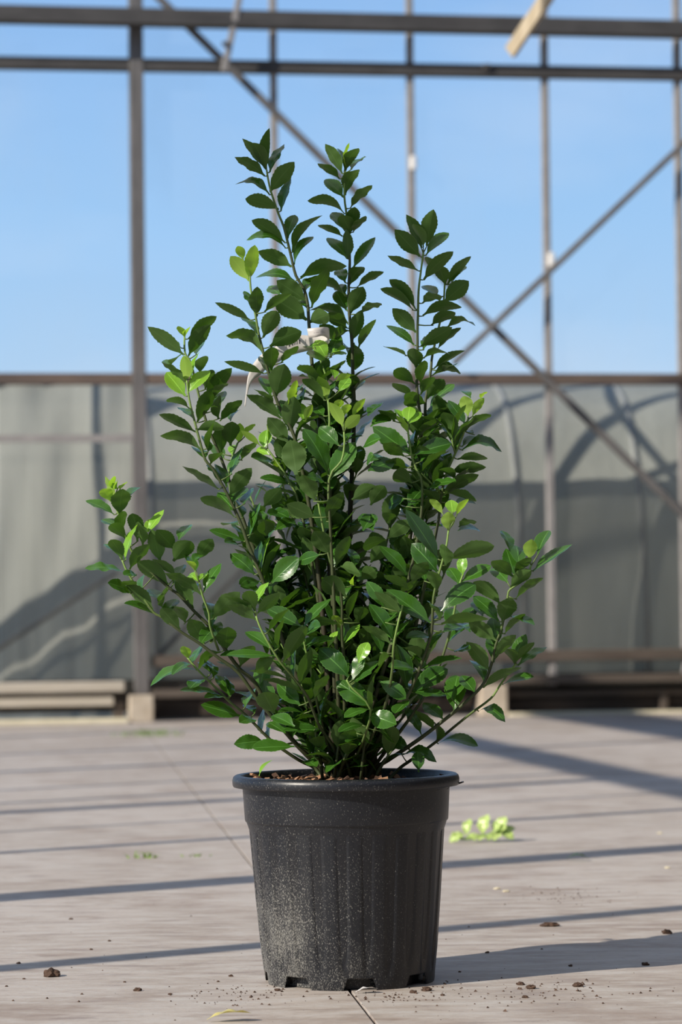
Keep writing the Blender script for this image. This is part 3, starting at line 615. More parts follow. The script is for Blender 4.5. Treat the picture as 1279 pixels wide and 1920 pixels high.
# crops the coordinates were read in: origin and magnification
REG = {'P': (0, 0, 1), '1': (400, 230, 4), '2': (680, 380, 4.568), '3': (260, 570, 4), '4': (540, 640, 4), '5': (150, 880, 4), '6': (430, 1000, 4), '7': (700, 900, 3.366), '8': (560, 980, 5.33), '9': (420, 760, 5.33), 'C': (740, 720, 5.814)}
PLANT = """
S .03 500 318 504 342 510 365 522 400 532 425 541 460 547 485 555 517 570 542 577 570 579 600 585 680 595 760 605 850 615 1000 625 1200 632 1440
1 400 350 420 55 95 u|385 340 225 130 90 u|395 352 305 160 90 u|385 400 170 265 90 u|425 370 528 170 75 t|425 520 600 305 130 u|420 540 175 468 70 ta|510 660 580 430 80 t|490 650 252 575 105 u|535 900 300 740 90 u|560 870 610 700 90 t|595 970 810 708 90 ua|540 940 262 885 70 ta|585 1080 345 970 120 u|610 1060 745 865 60 ta|610 1190 330 1165 80 ta|655 1165 985 1080 130 ua|690 1330 485 1190 150 u|700 1480 475 1330 170 u|740 1385 860 1110 110 u|500 1290 420 1230 90 t|690 1260 745 1180 90 t|720 1500 860 1440 130 u|705 1390 590 1290 100 t
S .07 646 325 646 370 650 402 654 435 656 492 654 537 655 587 660 640 662 710 664 760 662 850 655 1000 648 1200 645 1440
1 965 380 845 170 90 u|985 370 1085 200 100 ua|985 340 945 205 60 t|1000 345 1020 160 22 y|1035 350 1132 265 50 t|945 420 790 312 75 u|990 545 1090 360 110 ua|975 560 850 430 110 t|1030 640 1185 478 70 u|980 680 720 590 70 ua|985 810 895 680 100 t|1040 810 1060 640 110 u|1030 830 970 700 120 u|1050 820 1138 705 60 u|965 850 795 772 60 u|1010 1020 1000 810 90 u|1005 1020 865 870 100 t|1050 1090 1208 870 90 t|1015 1230 1125 1090 100 ua|990 1200 935 1100 100 t|1080 1235 1270 1125 60 u|1030 1430 1120 1240 130 u|1000 1410 925 1270 110 t|1110 1430 1255 1360 60 u|1040 1640 1110 1415 110 u|1090 1690 1215 1485 80 u|990 1290 930 1225 90 t|1050 1650 1065 1845 140 t|985 1690 805 1525 90 u|990 1300 685 1190 75 ua|1010 1510 730 1415 90 ua|1000 1540 870 1430 110 u|1010 1560 900 1600 90 u
4 470 130 430 30 70 t|490 290 455 240 50 y|480 430 350 330 90 t
S -.03 469 510 470 540 479 590 485 625 495 665 505 705 517 745 530 775 548 808 560 850 580 950 600 1100 615 1280 628 1440
1 265 1185 135 1010 110 y|270 1180 310 930 110 y|225 1030 185 930 70 y|330 1450 330 1240 110 u|310 1430 235 1270 70 t|275 1480 25 1355 70 u|375 1610 470 1420 130 u|330 1590 215 1470 50 t|370 1730 108 1605 90 ua|385 1420 575 1290 80 u|425 1680 650 1570 150 ua|440 1860 440 1690 120 u|510 1800 630 1680 60 u|375 1880 95 1795 70 u
3 1030 690 1090 460 170 u|980 530 915 400 80 t|990 690 925 560 100 t|1065 860 820 690 100 u|1010 760 870 645 50 u|1130 950 1165 705 150 u|1120 1040 975 860 130 u|1180 1260 1165 1030 180 u|1150 820 1185 580 60 y|1215 760 1240 640 60 t|1160 1240 1110 1100 120 u
S .03 794 474 789 511 785 546 784 588 783 621 783 654 781 708 784 752 790 800 785 880 770 1000 740 1150 700 1300 665 1440
2 505 390 380 115 120 u|550 370 605 72 140 u|520 380 440 190 80 u|490 460 285 240 150 u|545 450 730 268 90 t|525 660 765 430 130 u|470 580 225 460 80 u|450 910 240 670 100 u|430 920 165 745 70 u|455 1110 265 915 140 u|440 1220 215 1060 90 t|500 1230 755 1075 130 u|515 970 835 900 110 ua|515 860 665 800 90 u|590 1050 785 945 100 u|375 1310 190 1237 35 u|455 1410 440 1255 140 u|445 1550 275 1440 110 u|410 1650 265 1550 80 u|525 1330 735 1300 60 ua|500 1550 530 1360 100 u|480 1700 370 1640 110 u|520 1260 600 1130 90 t|500 1640 600 1500 100 u
S .08 834 531 832 566 826 600 811 665 808 695 802 730 798 752 797 785 795 850 780 1000 745 1200 670 1440
2 710 700 650 540 130 u|730 700 920 470 100 u|760 700 875 550 60 t|700 850 900 680 160 u|640 620 555 470 90 u|715 1080 955 1058 70 ua|640 1260 835 1080 60 u|615 1420 865 1275 80 u|690 1440 790 1395 50 u|600 1480 830 1465 80 ua|555 1680 690 1520 130 u|570 1780 775 1565 70 t|540 1720 370 1690 130 u|640 800 525 715 80 t
C 400 410 600 260 120 u|660 450 500 250 40 u|660 460 420 430 50 t|260 590 500 470 110 u|280 1120 10 990 120 t|200 920 0 900 60 T|180 1200 80 1130 150 t|250 1370 20 1250 130 t|400 1420 270 1250 150 u|300 900 330 780 60 t|500 700 560 520 110 u
S .0 878 785 871 808 860 837 850 858 836 892 826 938 822 978 800 1080 760 1250 690 1440
C 770 440 595 190 120 t|800 345 760 140 170 uy|850 350 970 160 90 y|940 160 1000 90 40 y|830 150 750 80 80 t|800 480 1040 340 80 u|740 720 1150 740 100 ta|740 680 930 600 70 t|690 820 1000 810 110 u|610 960 980 910 130 u|520 1230 900 1000 120 u|460 1090 655 1080 60 T|660 1040 510 930 90 u|580 1190 880 1270 90 u|650 1300 880 1310 50 t|700 1560 880 1500 80 u|690 1600 910 1590 60 t|860 550 780 520 40 t|480 1300 350 1160 130 u
S .03 346 630 347 662 358 680 370 730 390 800 415 860 440 930 480 1040 540 1200 600 1440
3 335 380 80 180 110 u|345 250 300 170 50 y|350 240 375 180 45 y|375 260 575 100 90 u|375 390 530 165 110 u|320 330 150 285 40 t|430 380 485 275 50 t|460 520 480 400 110 u|500 690 690 490 110 u|570 700 660 600 60 u|440 890 560 640 110 u|600 860 600 700 90 u|240 480 190 425 60 t|240 460 310 390 50 u|500 640 540 500 100 u|560 800 640 660 90 t
S -.02 350 710 355 750 365 790 375 828 385 862 400 880 420 915 440 955 455 990 467 1025 490 1080 530 1200 580 1330 615 1440
3 345 590 180 445 60 u|350 590 340 395 95 s|350 690 215 520 130 S|365 670 530 510 100 S|395 560 455 365 40 Y|375 780 220 718 50 u|400 850 310 780 60 t|425 960 165 835 80 u|430 950 630 930 90 ua|470 1100 175 995 90 ua|500 1170 420 1080 80 t|520 1110 490 1000 60 t|520 1080 560 900 60 u|540 1200 610 1120 80 u|600 1390 340 1225 60 u|610 1350 520 1210 60 t|660 1370 580 1210 80 t|680 1440 840 1240 120 u|690 1280 780 1080 60 t|720 1600 475 1460 70 u|730 1560 600 1420 110 t|780 1600 720 1460 60 t|790 1500 840 1390 70 t|790 1780 540 1700 70 T|740 1800 650 1790 60 T|750 1660 640 1660 25 t|830 1750 910 1500 60 t|700 1500 800 1380 90 t
6 190 310 15 160 110 t|220 300 240 60 70 t|240 290 310 30 50 Y|320 370 510 190 150 T|230 360 80 380 80 T|230 420 90 400 60 T|400 250 500 160 60 t
9 290 1280 270 1060 90 t|430 1300 410 1150 170 u|620 1110 440 1080 70 T|510 1250 700 1160 110 t
S -.06 211 940 225 970 240 1020 265 1055 317 1102 335 1115 365 1147 395 1177 422 1217 450 1255 478 1280 510 1340 560 1400 600 1440
5 240 240 190 60 60 y|230 240 175 150 100 y|250 150 250 60 60 y|280 150 282 85 30 y|300 150 345 100 30 y|300 340 320 155 145 u|255 340 52 240 60 t|370 210 445 140 50 t|320 470 320 320 90 u|300 440 170 380 60 t|430 540 395 340 110 u|470 570 440 400 90 u|340 520 230 420 90 u|510 470 625 310 70 Y|480 480 560 380 80 Y|600 690 540 460 130 u|710 600 580 460 130 u|700 690 825 545 150 u|740 530 825 420 80 t|880 680 990 530 110 u|665 870 440 705 120 u|720 800 550 680 70 u|850 1040 720 850 90 u|470 890 490 790 40 t|600 980 520 900 80 t|620 1040 650 890 50 u|790 1150 710 1030 100 u|930 1310 830 1130 140 u|1095 1360 1110 1190 150 u|1055 1370 895 1490 70 ua|1279 1410 1060 1400 60 T|800 980 870 860 90 t|980 1300 1050 1150 100 t|1200 1480 1290 1330 110 u|700 860 780 720 90 t
S -.09 229 1050 240 1075 262 1110 287 1147 305 1158 340 1185 375 1207 412 1235 448 1262 490 1320 570 1410 605 1440
5 340 680 435 415 60 Y|320 680 235 535 90 u|300 660 190 565 50 t|330 770 50 745 50 T|375 750 510 570 90 u|420 790 335 795 60 T|420 880 330 840 60 u|380 930 215 855 70 T|545 1050 355 870 110 u|545 1080 340 1010 60 T|750 1200 615 1050 110 u|640 1120 720 980 80 t|900 1320 1000 1200 110 t
S -.09 374 1092 380 1117 392 1150 394 1175 410 1220
5 910 940 645 785 90 u|1000 1120 1190 930 130 u|930 920 1055 715 90 t|885 840 950 775 50 Y|885 840 825 790 70 Y|870 770 800 650 80 t|860 760 810 690 50 y|850 700 905 640 60 t
S -.05 351 1232 367 1252 390 1275 415 1300 432 1317 462 1342 510 1390 560 1425 590 1440
5 810 1420 780 1330 80 y|840 1460 910 1320 60 t|870 1505 545 1620 60 Ta|850 1470 700 1540 60 Ta|925 1580 830 1640 60 T|1060 1700 765 1660 40 T|1120 1700 1030 1550 90 t|1130 1700 1090 1560 60 t|1200 1850 920 1770 110 T|980 1530 900 1450 60 t|1000 1560 960 1440 70 t|1110 1720 940 1715 25 T
6 260 1560 45 1580 110 T|200 1400 80 1420 60 T|240 1500 250 1330 60 t|300 1540 320 1390 40 t|120 1300 190 1170 70 t|190 1350 120 1290 60 t
S -.14 480 1155 492 1185 515 1225 530 1247 555 1277 577 1307 590 1340 602 1367 625 1400 635 1440
6 190 580 130 440 110 u|210 600 370 455 90 u|195 540 290 375 60 Y|200 650 0 545 90 u|190 600 -30 480 60 u|290 740 440 575 50 u|300 860 130 745 90 t|345 880 300 780 60 t|340 920 -5 910 60 T|405 970 570 710 110 u|370 860 410 650 40 u|340 930 205 1030 110 u|440 1090 160 1035 35 u|400 1040 340 960 60 t|530 1140 610 880 90 u|485 1080 500 850 40 t|640 1250 630 1020 70 t|560 1200 265 1100 40 u|530 1290 365 1130 120 t|640 1240 740 1070 70 u|560 1350 375 1345 40 T|335 1350 260 1200 170 u|690 1440 730 1250 30 t|680 1430 770 1150 25 t|700 1480 415 1480 70 T|635 1670 740 1555 70 Y|490 1600 185 1610 90 T|490 1450 330 1370 100 t|580 1500 510 1400 90 t|560 1710 650 1750 70 T|600 1650 590 1560 60 t|420 1500 300 1420 90 t
S -.10 567 1172 572 1215 580 1240 595 1320 615 1400 630 1440
6 540 700 295 570 110 t|560 700 760 497 80 t|580 720 810 680 80 ua|580 840 770 800 60 T|740 860 810 740 50 Y|550 860 480 740 90 t|570 900 640 780 80 t|590 1000 700 920 90 t|560 760 680 700 60 T
S -.06 645 810 646 832 640 865 617 900 620 1000 630 1200 640 1440
4 410 640 315 465 90 y|420 660 535 555 90 y|420 560 455 475 70 y|480 560 575 435 60 y|370 520 395 440 70 y|430 740 380 690 40 t|440 750 490 690 40 t|310 1035 495 770 160 t|300 1000 125 670 130 t|60 1000 20 750 200 u|205 1200 110 1010 130 u|280 1060 150 1020 50 T|290 1350 410 1140 100 u|200 1320 0 1225 120 u|480 1190 650 1090 120 u|620 1230 720 1090 120 u|600 970 790 900 120 t|560 800 690 730 60 T|590 920 640 855 50 T|600 560 705 465 60 t|620 640 760 575 70 t|380 780 240 650 120 t|620 900 725 870 70 t
S -.03 615 750 618 790 615 850 620 1000 632 1440
4 295 440 230 270 100 y|270 440 115 290 70 u|300 440 350 300 70 t|350 280 340 215 60 Y|360 300 460 250 60 y|380 380 460 280 80 Y|215 290 85 190 70 u|120 600 95 470 80 Y|130 600 180 480 60 y|115 440 125 360 50 t|60 400 110 330 40 t|270 560 170 500 80 t|300 640 400 560 90 t
S .01 600 672 606 690 612 710 615 760 618 850 625 1100 635 1440
1 850 1770 770 1640 110 Y|760 1690 668 1660 60 t|850 1770 705 1735 60 T|880 1760 940 1610 100 t|890 1730 985 1680 50 Y|900 1740 990 1725 35 Y|850 1790 860 1650 90 t
S -.05 590 900 600 960 616 1040 624 1064 635 1096 641 1130 641 1167 641 1195 645 1250 648 1440
4 310 1600 200 1430 140 u|360 1690 460 1470 90 u|240 1600 80 1650 90 t|740 1490 570 1545 80 u|395 1690 535 1740 90 u|440 1918 265 1790 150 u|495 1830 495 1765 30 y|520 1800 650 1700 120 t|740 1360 770 1290 100 u|750 1480 920 1350 110 u|640 1420 560 1300 120 t|560 1420 640 1300 120 t
6 890 640 965 440 70 u|850 730 780 620 70 y|870 820 975 690 60 Y
8 620 560 760 480 150 u|590 1000 650 850 140 u|720 400 850 250 150 u|560 440 520 270 110 t
S -.02 765 795 766 815 772 855 781 880 792 910 785 1000 750 1150 690 1350 660 1440
4 900 690 810 560 50 y|900 620 995 535 70 Y|900 600 915 495 110 Y|860 590 805 515 50 Y|920 850 648 648 140 t|955 850 1212 770 110 t|800 600 695 520 80 u|940 780 950 680 60 t|890 950 740 900 100 u|930 1060 800 990 120 u|870 860 720 770 100 u|1040 1110 1250 1050 60 T|1000 900 1080 780 110 t|880 1180 760 1230 90 t|900 1240 1000 1120 120 t
S -.12 841 995 837 1025 826 1066 813 1120 810 1182 801 1215 786 1256 764 1306 720 1370 680 1440
7 475 320 475 205 125 s|500 215 490 130 100 Y|440 215 360 125 50 y|525 225 598 125 40 y|410 500 215 200 100 t|405 580 250 410 130 t|455 540 450 415 90 u|470 500 750 420 100 u|400 700 370 580 90 u|240 650 340 525 90 u|210 600 50 425 90 t|225 690 75 605 60 u|430 830 635 665 110 t|360 900 95 700 110 t|175 860 15 710 100 u|420 880 345 770 40 u|430 910 715 880 80 u|360 1060 445 960 50 t|360 990 215 1000 60 T|295 1120 205 1060 50 u|310 1190 550 1130 50 T|270 1200 100 1180 50 T|250 1340 460 1200 110 t|210 1310 150 1050 110 t|240 1330 455 1360 60 T|440 960 560 925 60 t|330 640 300 560 80 t
S -.04 868 1078 862 1096 855 1130 840 1200 800 1300 700 1440
7 565 600 565 480 70 Y|560 640 735 545 80 t|540 660 480 560 80 t|520 760 600 650 90 t|520 1080 605 1075 45 T|610 960 540 910 50 t|560 900 640 800 80 t
S -.15 755 1135 747 1167 738 1212 735 1260 720 1330 670 1440
8 850 850 690 600 130 t|1020 910 770 700 110 u|940 1170 715 830 140 t|920 1210 640 1040 100 u|830 1300 720 1030 120 t|930 1200 1100 990 80 t|940 1170 980 1000 70 t|910 1330 800 1400 90 u|880 1000 1000 880 90 t
S -.04 996 1060 985 1085 957 1105 952 1120 942 1173 930 1209 921 1248 908 1280 890 1301 858 1330 828 1354 789 1384 727 1426 700 1442
7 985 500 1000 380 105 uy|1040 470 1105 325 75 t|1010 575 1245 415 60 t|890 600 840 440 90 t|860 450 815 325 60 t|920 540 900 420 110 t|900 610 990 495 60 u|865 680 990 575 80 u|880 610 755 515 90 u|850 650 760 560 90 t|900 750 1065 625 45 u|805 790 640 650 80 u|790 890 640 740 100 t|815 900 870 750 120 u|870 860 1010 915 50 T|830 970 950 850 40 u|770 1010 610 900 100 u|760 1150 740 990 90 t|730 1200 595 1030 100 u|770 1120 895 985 70 u|690 860 640 770 80 t|695 1310 925 1190 70 u|500 1385 530 1245 130 t|440 1510 320 1410 80 t|300 1600 205 1440 70 t|380 1570 275 1460 60 u|230 1700 60 1620 100 t|640 1340 560 1240 90 t
S .03 968 1245 958 1256 935 1289 920 1310 884 1337 848 1366 819 1390 774 1423 750 1440
7 880 1140 960 980 90 t|890 1160 840 1070 70 u|915 1170 1090 1060 60 t|900 1150 1010 1030 50 u|820 1290 1005 1245 40 T|665 1460 825 1525 60 Ta|410 1665 650 1680 50 Ta|400 1640 395 1540 60 u|185 1740 390 1780 60 Ta
S .05 446 830 437 853 430 880 432 920 450 980 520 1150 600 1440
3 750 1040 760 900 90 y|790 1000 870 905 40 y|700 1130 710 1060 60 Y|620 1120 620 920 130 u|690 1060 700 890 140 u|610 880 770 730 80 u|690 880 745 800 40 t|690 1270 740 1140 80 t|770 1170 880 1040 70 u|640 1160 560 1060 90 t
S -.01 502 842 522 870 542 902 565 960 600 1150 625 1440
3 940 1080 960 950 140 Y|965 1030 958 905 20 Y|910 1060 775 955 50 y|980 1130 890 1090 70 Y|1000 1180 850 1150 60 T|1010 1150 1060 1240 80 Y|940 1520 1060 1390 120 u|955 1740 960 1620 130 u|970 1560 1120 1600 80 T|1050 1550 1279 1560 120 u|1120 1350 920 1310 70 T
S -.12 650 1275 660 1290 695 1330 680 1390 660 1440
8 500 1540 215 1270 210 t|720 1840 390 1600 210 t|600 1400 690 1205 130 Y|540 1570 640 1300 130 t|550 1590 790 1390 100 t|570 1590 720 1510 60 T|740 1870 770 1520 70 u|800 1580 1060 1750 140 T|1100 1770 970 1900 90 T
6 1050 1370 1245 1430 150 T|1060 1320 870 1380 50 T|1000 1440 830 1490 70 T|860 1640 980 1580 60 T|870 1690 735 1790 40 T|960 1500 1080 1560 90 t|1000 1560 900 1480 90 t|1120 1480 1230 1540 100 t
"""
PXM = YP / FPX                 # metres per pixel at the pot
stems = []; leaves = []
def interp_stem(st, x, y):
    best = None
    for i in range(len(st['px']) - 1):
        (x0, y0), (x1, y1) = st['px'][i], st['px'][i + 1]
        dx, dy = x1 - x0, y1 - y0; L2 = dx * dx + dy * dy
        t = max(0, min(1, ((x - x0) * dx + (y - y0) * dy) / L2)) if L2 else 0
        qx, qy = x0 + dx * t, y0 + dy * t; dd = math.hypot(x - qx, y - qy)
        if best is None or dd < best[0]: best = (dd, qx, qy, st['dep'][i] * (1 - t) + st['dep'][i + 1] * t)
    return best
cur = None
for ln in PLANT.strip().splitlines():
    if ln[0] == 'S':
        v = [float(x) for x in ln[1:].split()]; dz = v[0]; px = list(zip(v[1::2], v[2::2]))
        if px[-1][1] > 1400: px.append((px[-1][0] * .75 + 656 * .25, 1464))
        cum = [0]
        for a, b in zip(px[:-1], px[1:]): cum.append(cum[-1] + math.hypot(b[0] - a[0], b[1] - a[1]))
        full = px[-1][1] > 1400
        dep = [dz * math.sin(math.pi / 2 * (1 - c / cum[-1])) ** .8 if full else dz * (1 - .35 * c / cum[-1]) for c in cum]
        if full: dep[-1] += random.uniform(-.02, .02)
        cur = dict(px=px, dep=dep, cum=cum, full=full, leaves=[], pet=[]); stems.append(cur); continue
    reg = REG[ln[0]]
    for rec in ln[2:].split('|'):
        q = rec.split(); bx, by, tx, ty, wd = [float(x) for x in q[:5]]; fl = q[5]
        bx, by, tx, ty = reg[0] + bx / reg[2], reg[1] + by / reg[2], reg[0] + tx / reg[2], reg[1] + ty / reg[2]; wd /= reg[2]
        dd, qx, qy, dp = interp_stem(cur, bx, by)
        cur['leaves'].append((bx, by, tx, ty, wd, fl, dp)); cur['pet'].append((qx, qy, dp, bx, by, dd))
RL = shrub.location
def leaf_matrix(bx, by, tx, ty, wd, fl, dp):
    young = fl[0] in 'yYsS' or 'y' in fl; top = fl[0] in 'tTYS'
    proj = math.hypot(tx - bx, ty - by)
    typ = (40 if young else 66)
    tx += (tx - bx) * .05; ty += (ty - by) * .05; wd *= 1.02; proj *= 1.05
    L = max(proj * 1.03, typ * random.uniform(.86, 1.0))
    L = min(L, proj * 2.2)
    Wd = max(wd * 1.05, L * random.uniform(.44, .52)); Wd = min(Wd, L * .72)
    depth = math.sqrt(max(0, L * L - proj * proj)) * PXM
    sgn = 1 if fl[0] in 'tYS' else -1
    p0 = at(bx, by, YP + dp); p1 = at(tx, ty, YP + dp + sgn * depth)
    ax = p1 - p0; view = (CAM - (p0 + p1) / 2).normalized()
    x, y, n = orient(ax, view, wd / Wd, top)
    Lm = ax.length; Wm = Wd * PXM
    p0 = p0 - RL
    m = Matrix(((x.x * Wm * 2, y.x * Lm, n.x * Lm, p0.x), (x.y * Wm * 2, y.y * Lm, n.y * Lm, p0.y), (x.z * Wm * 2, y.z * Lm, n.z * Lm, p0.z), (0, 0, 0, 1)))
    mat = 'spot' if fl[0] in 'sS' else ('young' if young else 'leaf')
    return m, mat, ('a' if 'a' in fl else random.choice('nnf')), proj * wd
allv = []
for si, st in enumerate(stems):
    for lf in st['leaves']:
        m, mat, kind, area = leaf_matrix(*lf); allv.append([area, si, m, mat, kind])
# filler leaves on the inner, hidden lengths of the stems
fill = []
rf = random.Random(5)
def inside(x, y):
    return ((x - 615) / 150) ** 2 + ((y - 1120) / 270) ** 2 < 1 or ((x - 790) / 75) ** 2 + ((y - 900) / 95) ** 2 < 1 or ((x - 600) / 70) ** 2 + ((y - 800) / 120) ** 2 < 1 or ((x - 800) / 130) ** 2 + ((y - 1230) / 130) ** 2 < 1 or ((x - 630) / 180) ** 2 + ((y - 1290) / 115) ** 2 < 1 or ((x - 480) / 90) ** 2 + ((y - 1150) / 90) ** 2 < 1
GAPS = [(720, 858, 22), (715, 945, 22), (752, 915, 14), (640, 985, 10), (612, 1108, 14)]
for si, st in enumerate(stems):
    if not st['full']: continue
    L = st['cum'][-1]; s = 70; k = 0
    while s < L - 60:
        i = max(j for j in range(len(st['cum'])) if st['cum'][j] <= s); i = min(i, len(st['px']) - 2)
        t = (s - st['cum'][i]) / (st['cum'][i + 1] - st['cum'][i])
        x = st['px'][i][0] * (1 - t) + st['px'][i + 1][0] * t; y = st['px'][i][1] * (1 - t) + st['px'][i + 1][1] * t
        dp = st['dep'][i] * (1 - t) + st['dep'][i + 1] * t
        if inside(x, y) and not any(math.hypot(x - gx, y - gy) < gr + 25 for gx, gy, gr in GAPS):
            for sg in (0, math.pi):
                if rf.random() < .12: continue
                th = sg + (k % 2) * math.pi / 2 + rf.uniform(-.5, .5); elv = rf.uniform(.4, 1.2)
                a = Vector((math.cos(th) * math.cos(elv), math.sin(th) * math.cos(elv), math.sin(elv)))
                if dp + a.y * .05 < -.03: continue
                n = Vector((-math.cos(th) * math.sin(elv), -math.sin(th) * math.sin(elv), math.cos(elv)))
                xx = a.cross(n); Lm = rf.uniform(60, 84) * PXM; Wm = Lm * rf.uniform(.44, .54)
                p = at(x, y, YP + dp + .01) - RL
                fill.append((Matrix(((xx.x * Wm * 2, a.x * Lm, n.x * Lm, p.x), (xx.y * Wm * 2, a.y * Lm, n.y * Lm, p.y), (xx.z * Wm * 2, a.z * Lm, n.z * Lm, p.z), (0, 0, 0, 1))), 'leaf', rf.choice('nfa')))
            if k % 2 == 0:
                th = rf.uniform(0, 6.3); elv = rf.uniform(.2, 1.1); tl = rf.uniform(28, 60) * PXM
                d_ = Vector((math.cos(th) * math.cos(elv), math.sin(th) * math.cos(elv) * .8, math.sin(elv)))
                p = at(x, y, YP + dp) - RL; q = p + d_ * tl
                if (min(q.y, p.y) > -.015 and abs(q.x) < .25):
                    st.setdefault('twigs', []).append((p, q))
                    for nd in (.45, .75, 1.0):
                        for sg in (0, math.pi):
                            t2 = sg + nd * 6 + rf.uniform(-.4, .4); e2_ = rf.uniform(.4, 1.2)
                            a = Vector((math.cos(t2) * math.cos(e2_), math.sin(t2) * math.cos(e2_), math.sin(e2_)))
                            n = Vector((-math.cos(t2) * math.sin(e2_), -math.sin(t2) * math.sin(e2_), math.cos(e2_)))
                            xx = a.cross(n); Lm = rf.uniform(54, 78) * PXM; Wm = Lm * rf.uniform(.42, .52); b_ = p + (q - p) * nd
                            fill.append((Matrix(((xx.x * Wm * 2, a.x * Lm, n.x * Lm, b_.x), (xx.y * Wm * 2, a.y * Lm, n.y * Lm, b_.y), (xx.z * Wm * 2, a.z * Lm, n.z * Lm, b_.z), (0, 0, 0, 1))), 'leaf', rf.choice('nfa')))
        s += rf.uniform(30, 42); k += 1
# low basal shoots that clothe the foot of the shrub
basal = []
for i in range(58):
    x0 = rf.uniform(592, 712)
    if i < 14:          # behind the front stems
        d0 = rf.uniform(-.012, .08); lean = (x0 - 650) / 75 + rf.uniform(-.6, .6); hgt = rf.uniform(90, 230); xe = x0 + lean * 40; de = d0 * 2.1
    elif i < 26:        # short leafy shoots at the front of the foot
        d0 = rf.uniform(-.06, -.02); hgt = rf.uniform(45, 115); xe = x0 + rf.uniform(-45, 45); de = d0 - .02
    else:               # taller ones filling the back of the crown
        cx, cy, rx, ry = ((560, 1010, 115, 210), (800, 1060, 75, 190), (655, 1230, 190, 130))[i % 3]
        a_ = rf.uniform(0, 6.3); r_ = math.sqrt(rf.random()); xe = cx + rx * r_ * math.cos(a_); hgt = 1462 - (cy + ry * r_ * math.sin(a_)); d0 = rf.uniform(.0, .06); de = d0 + rf.uniform(.01, .09)
    pts = [(x0 + (xe - x0) * t ** 1.25, 1462 - hgt * t, d0 + (de - d0) * t) for t in (0, .25, .5, .75, 1)]
    P = [at(a_, b_, YP + c_) - RL for a_, b_, c_ in pts]; basal.append(P)
    k = 0; s_ = .22
    while s_ <= 1.001:
        f_ = s_ * 4; j = min(3, int(f_)); b_ = P[j].lerp(P[j + 1], f_ - j)
        for sg in (0, math.pi):
            if rf.random() < .1: continue
            t2 = sg + (k % 2) * math.pi / 2 + rf.uniform(-.5, .5); e2_ = rf.uniform(.25, 1.1) if s_ < .95 else rf.uniform(.7, 1.25)
            a = Vector((math.cos(t2) * math.cos(e2_), math.sin(t2) * math.cos(e2_), math.sin(e2_)))
            n = Vector((-math.cos(t2) * math.sin(e2_), -math.sin(t2) * math.sin(e2_), math.cos(e2_)))
            xx = a.cross(n); Lm = rf.uniform(50, 78) * PXM; Wm = Lm * rf.uniform(.44, .54)
            if b_.z + a.z * Lm < .272 or b_.y + a.y * Lm < (-.10 if i < 26 else -.03): continue
            fill.append((Matrix(((xx.x * Wm * 2, a.x * Lm, n.x * Lm, b_.x), (xx.y * Wm * 2, a.y * Lm, n.y * Lm, b_.y), (xx.z * Wm * 2, a.z * Lm, n.z * Lm, b_.z), (0, 0, 0, 1))), 'leaf', rf.choice('nfa')))
        s_ += 33 / hgt; k += 1
allv.sort(key=lambda r: -r[0])
rest = [(r[2], r[3], r[4]) for r in allv[300:]]
big = allv[:300]
stem_obs = []
for si, st in enumerate(stems):
    pts3 = [at(x, y, YP + d_) - RL for (x, y), d_ in zip(st['px'], st['dep'])]
    # resample smoothly
    rs = []; ages = []
    n_ = len(pts3)
    for i in range(n_ - 1):
        p = [pts3[max(0, min(n_ - 1, i + j))] for j in (-1, 0, 1, 2)]
        for f in (0, .33, .66):
            rs.append(.5 * (2 * p[1] + (p[2] - p[0]) * f + (2 * p[0] - 5 * p[1] + 4 * p[2] - p[3]) * f * f + (3 * p[1] - p[0] - 3 * p[2] + p[3]) * f ** 3)); ages.append((st['cum'][i] + (st['cum'][i + 1] - st['cum'][i]) * f) / 700)
    rs.append(pts3[-1]); ages.append(st['cum'][-1] / 700)
    rad = [.0013 + .0024 * min(1, a_) for a_ in ages]
    vv, fs = tube(rs, rad, 7); av = [a_ for a_ in ages for _ in range(7)]
    for (qx, qy, dp, bx, by, dd) in st['pet']:
        if 1.5 < dd < 34:
            a = at(qx, qy, YP + dp) - RL; b = at(bx, by, YP + dp) - RL
            c = b + (b - a) * .15
            v2, f2 = tube([a, (a + b) / 2 - Vector((0, 0, .0006)), c], [.0011, .0009, .0007], 5)
            o_ = len(vv); vv += v2; fs += [tuple(i + o_ for i in f) for f in f2]; av += [.16] * len(v2)
    for (a, b) in st.get('twigs', []):
        v2, f2 = tube([a, (a + b) / 2, b], [.0014, .0012, .001], 5)
        o_ = len(vv); vv += v2; fs += [tuple(i + o_ for i in f) for f in f2]; av += [.1] * len(v2)
    me = mesh('stem', vv, fs, True); at_ = me.attributes.new('age', 'FLOAT', 'POINT')
    at_.data.foreach_set('value', av)
    stem_obs.append(link('stem', me, M['stem'], shrub))
for P in basal:
    v2, f2 = tube(P, [.0024, .0022, .0019, .0016, .0012], 6); me = mesh('stem', v2, f2, True)
    at_ = me.attributes.new('age', 'FLOAT', 'POINT'); at_.data.foreach_set('value', [.6 - .12 * (i // 6) for i in range(len(v2))])
    link('stem', me, M['stem'], shrub)
for area, si, m, mat, kind in big:
    o = bpy.data.objects.new('leaf', lmesh(kind, mat)); COL.objects.link(o); o.parent = stem_obs[si]; o.matrix_local = m
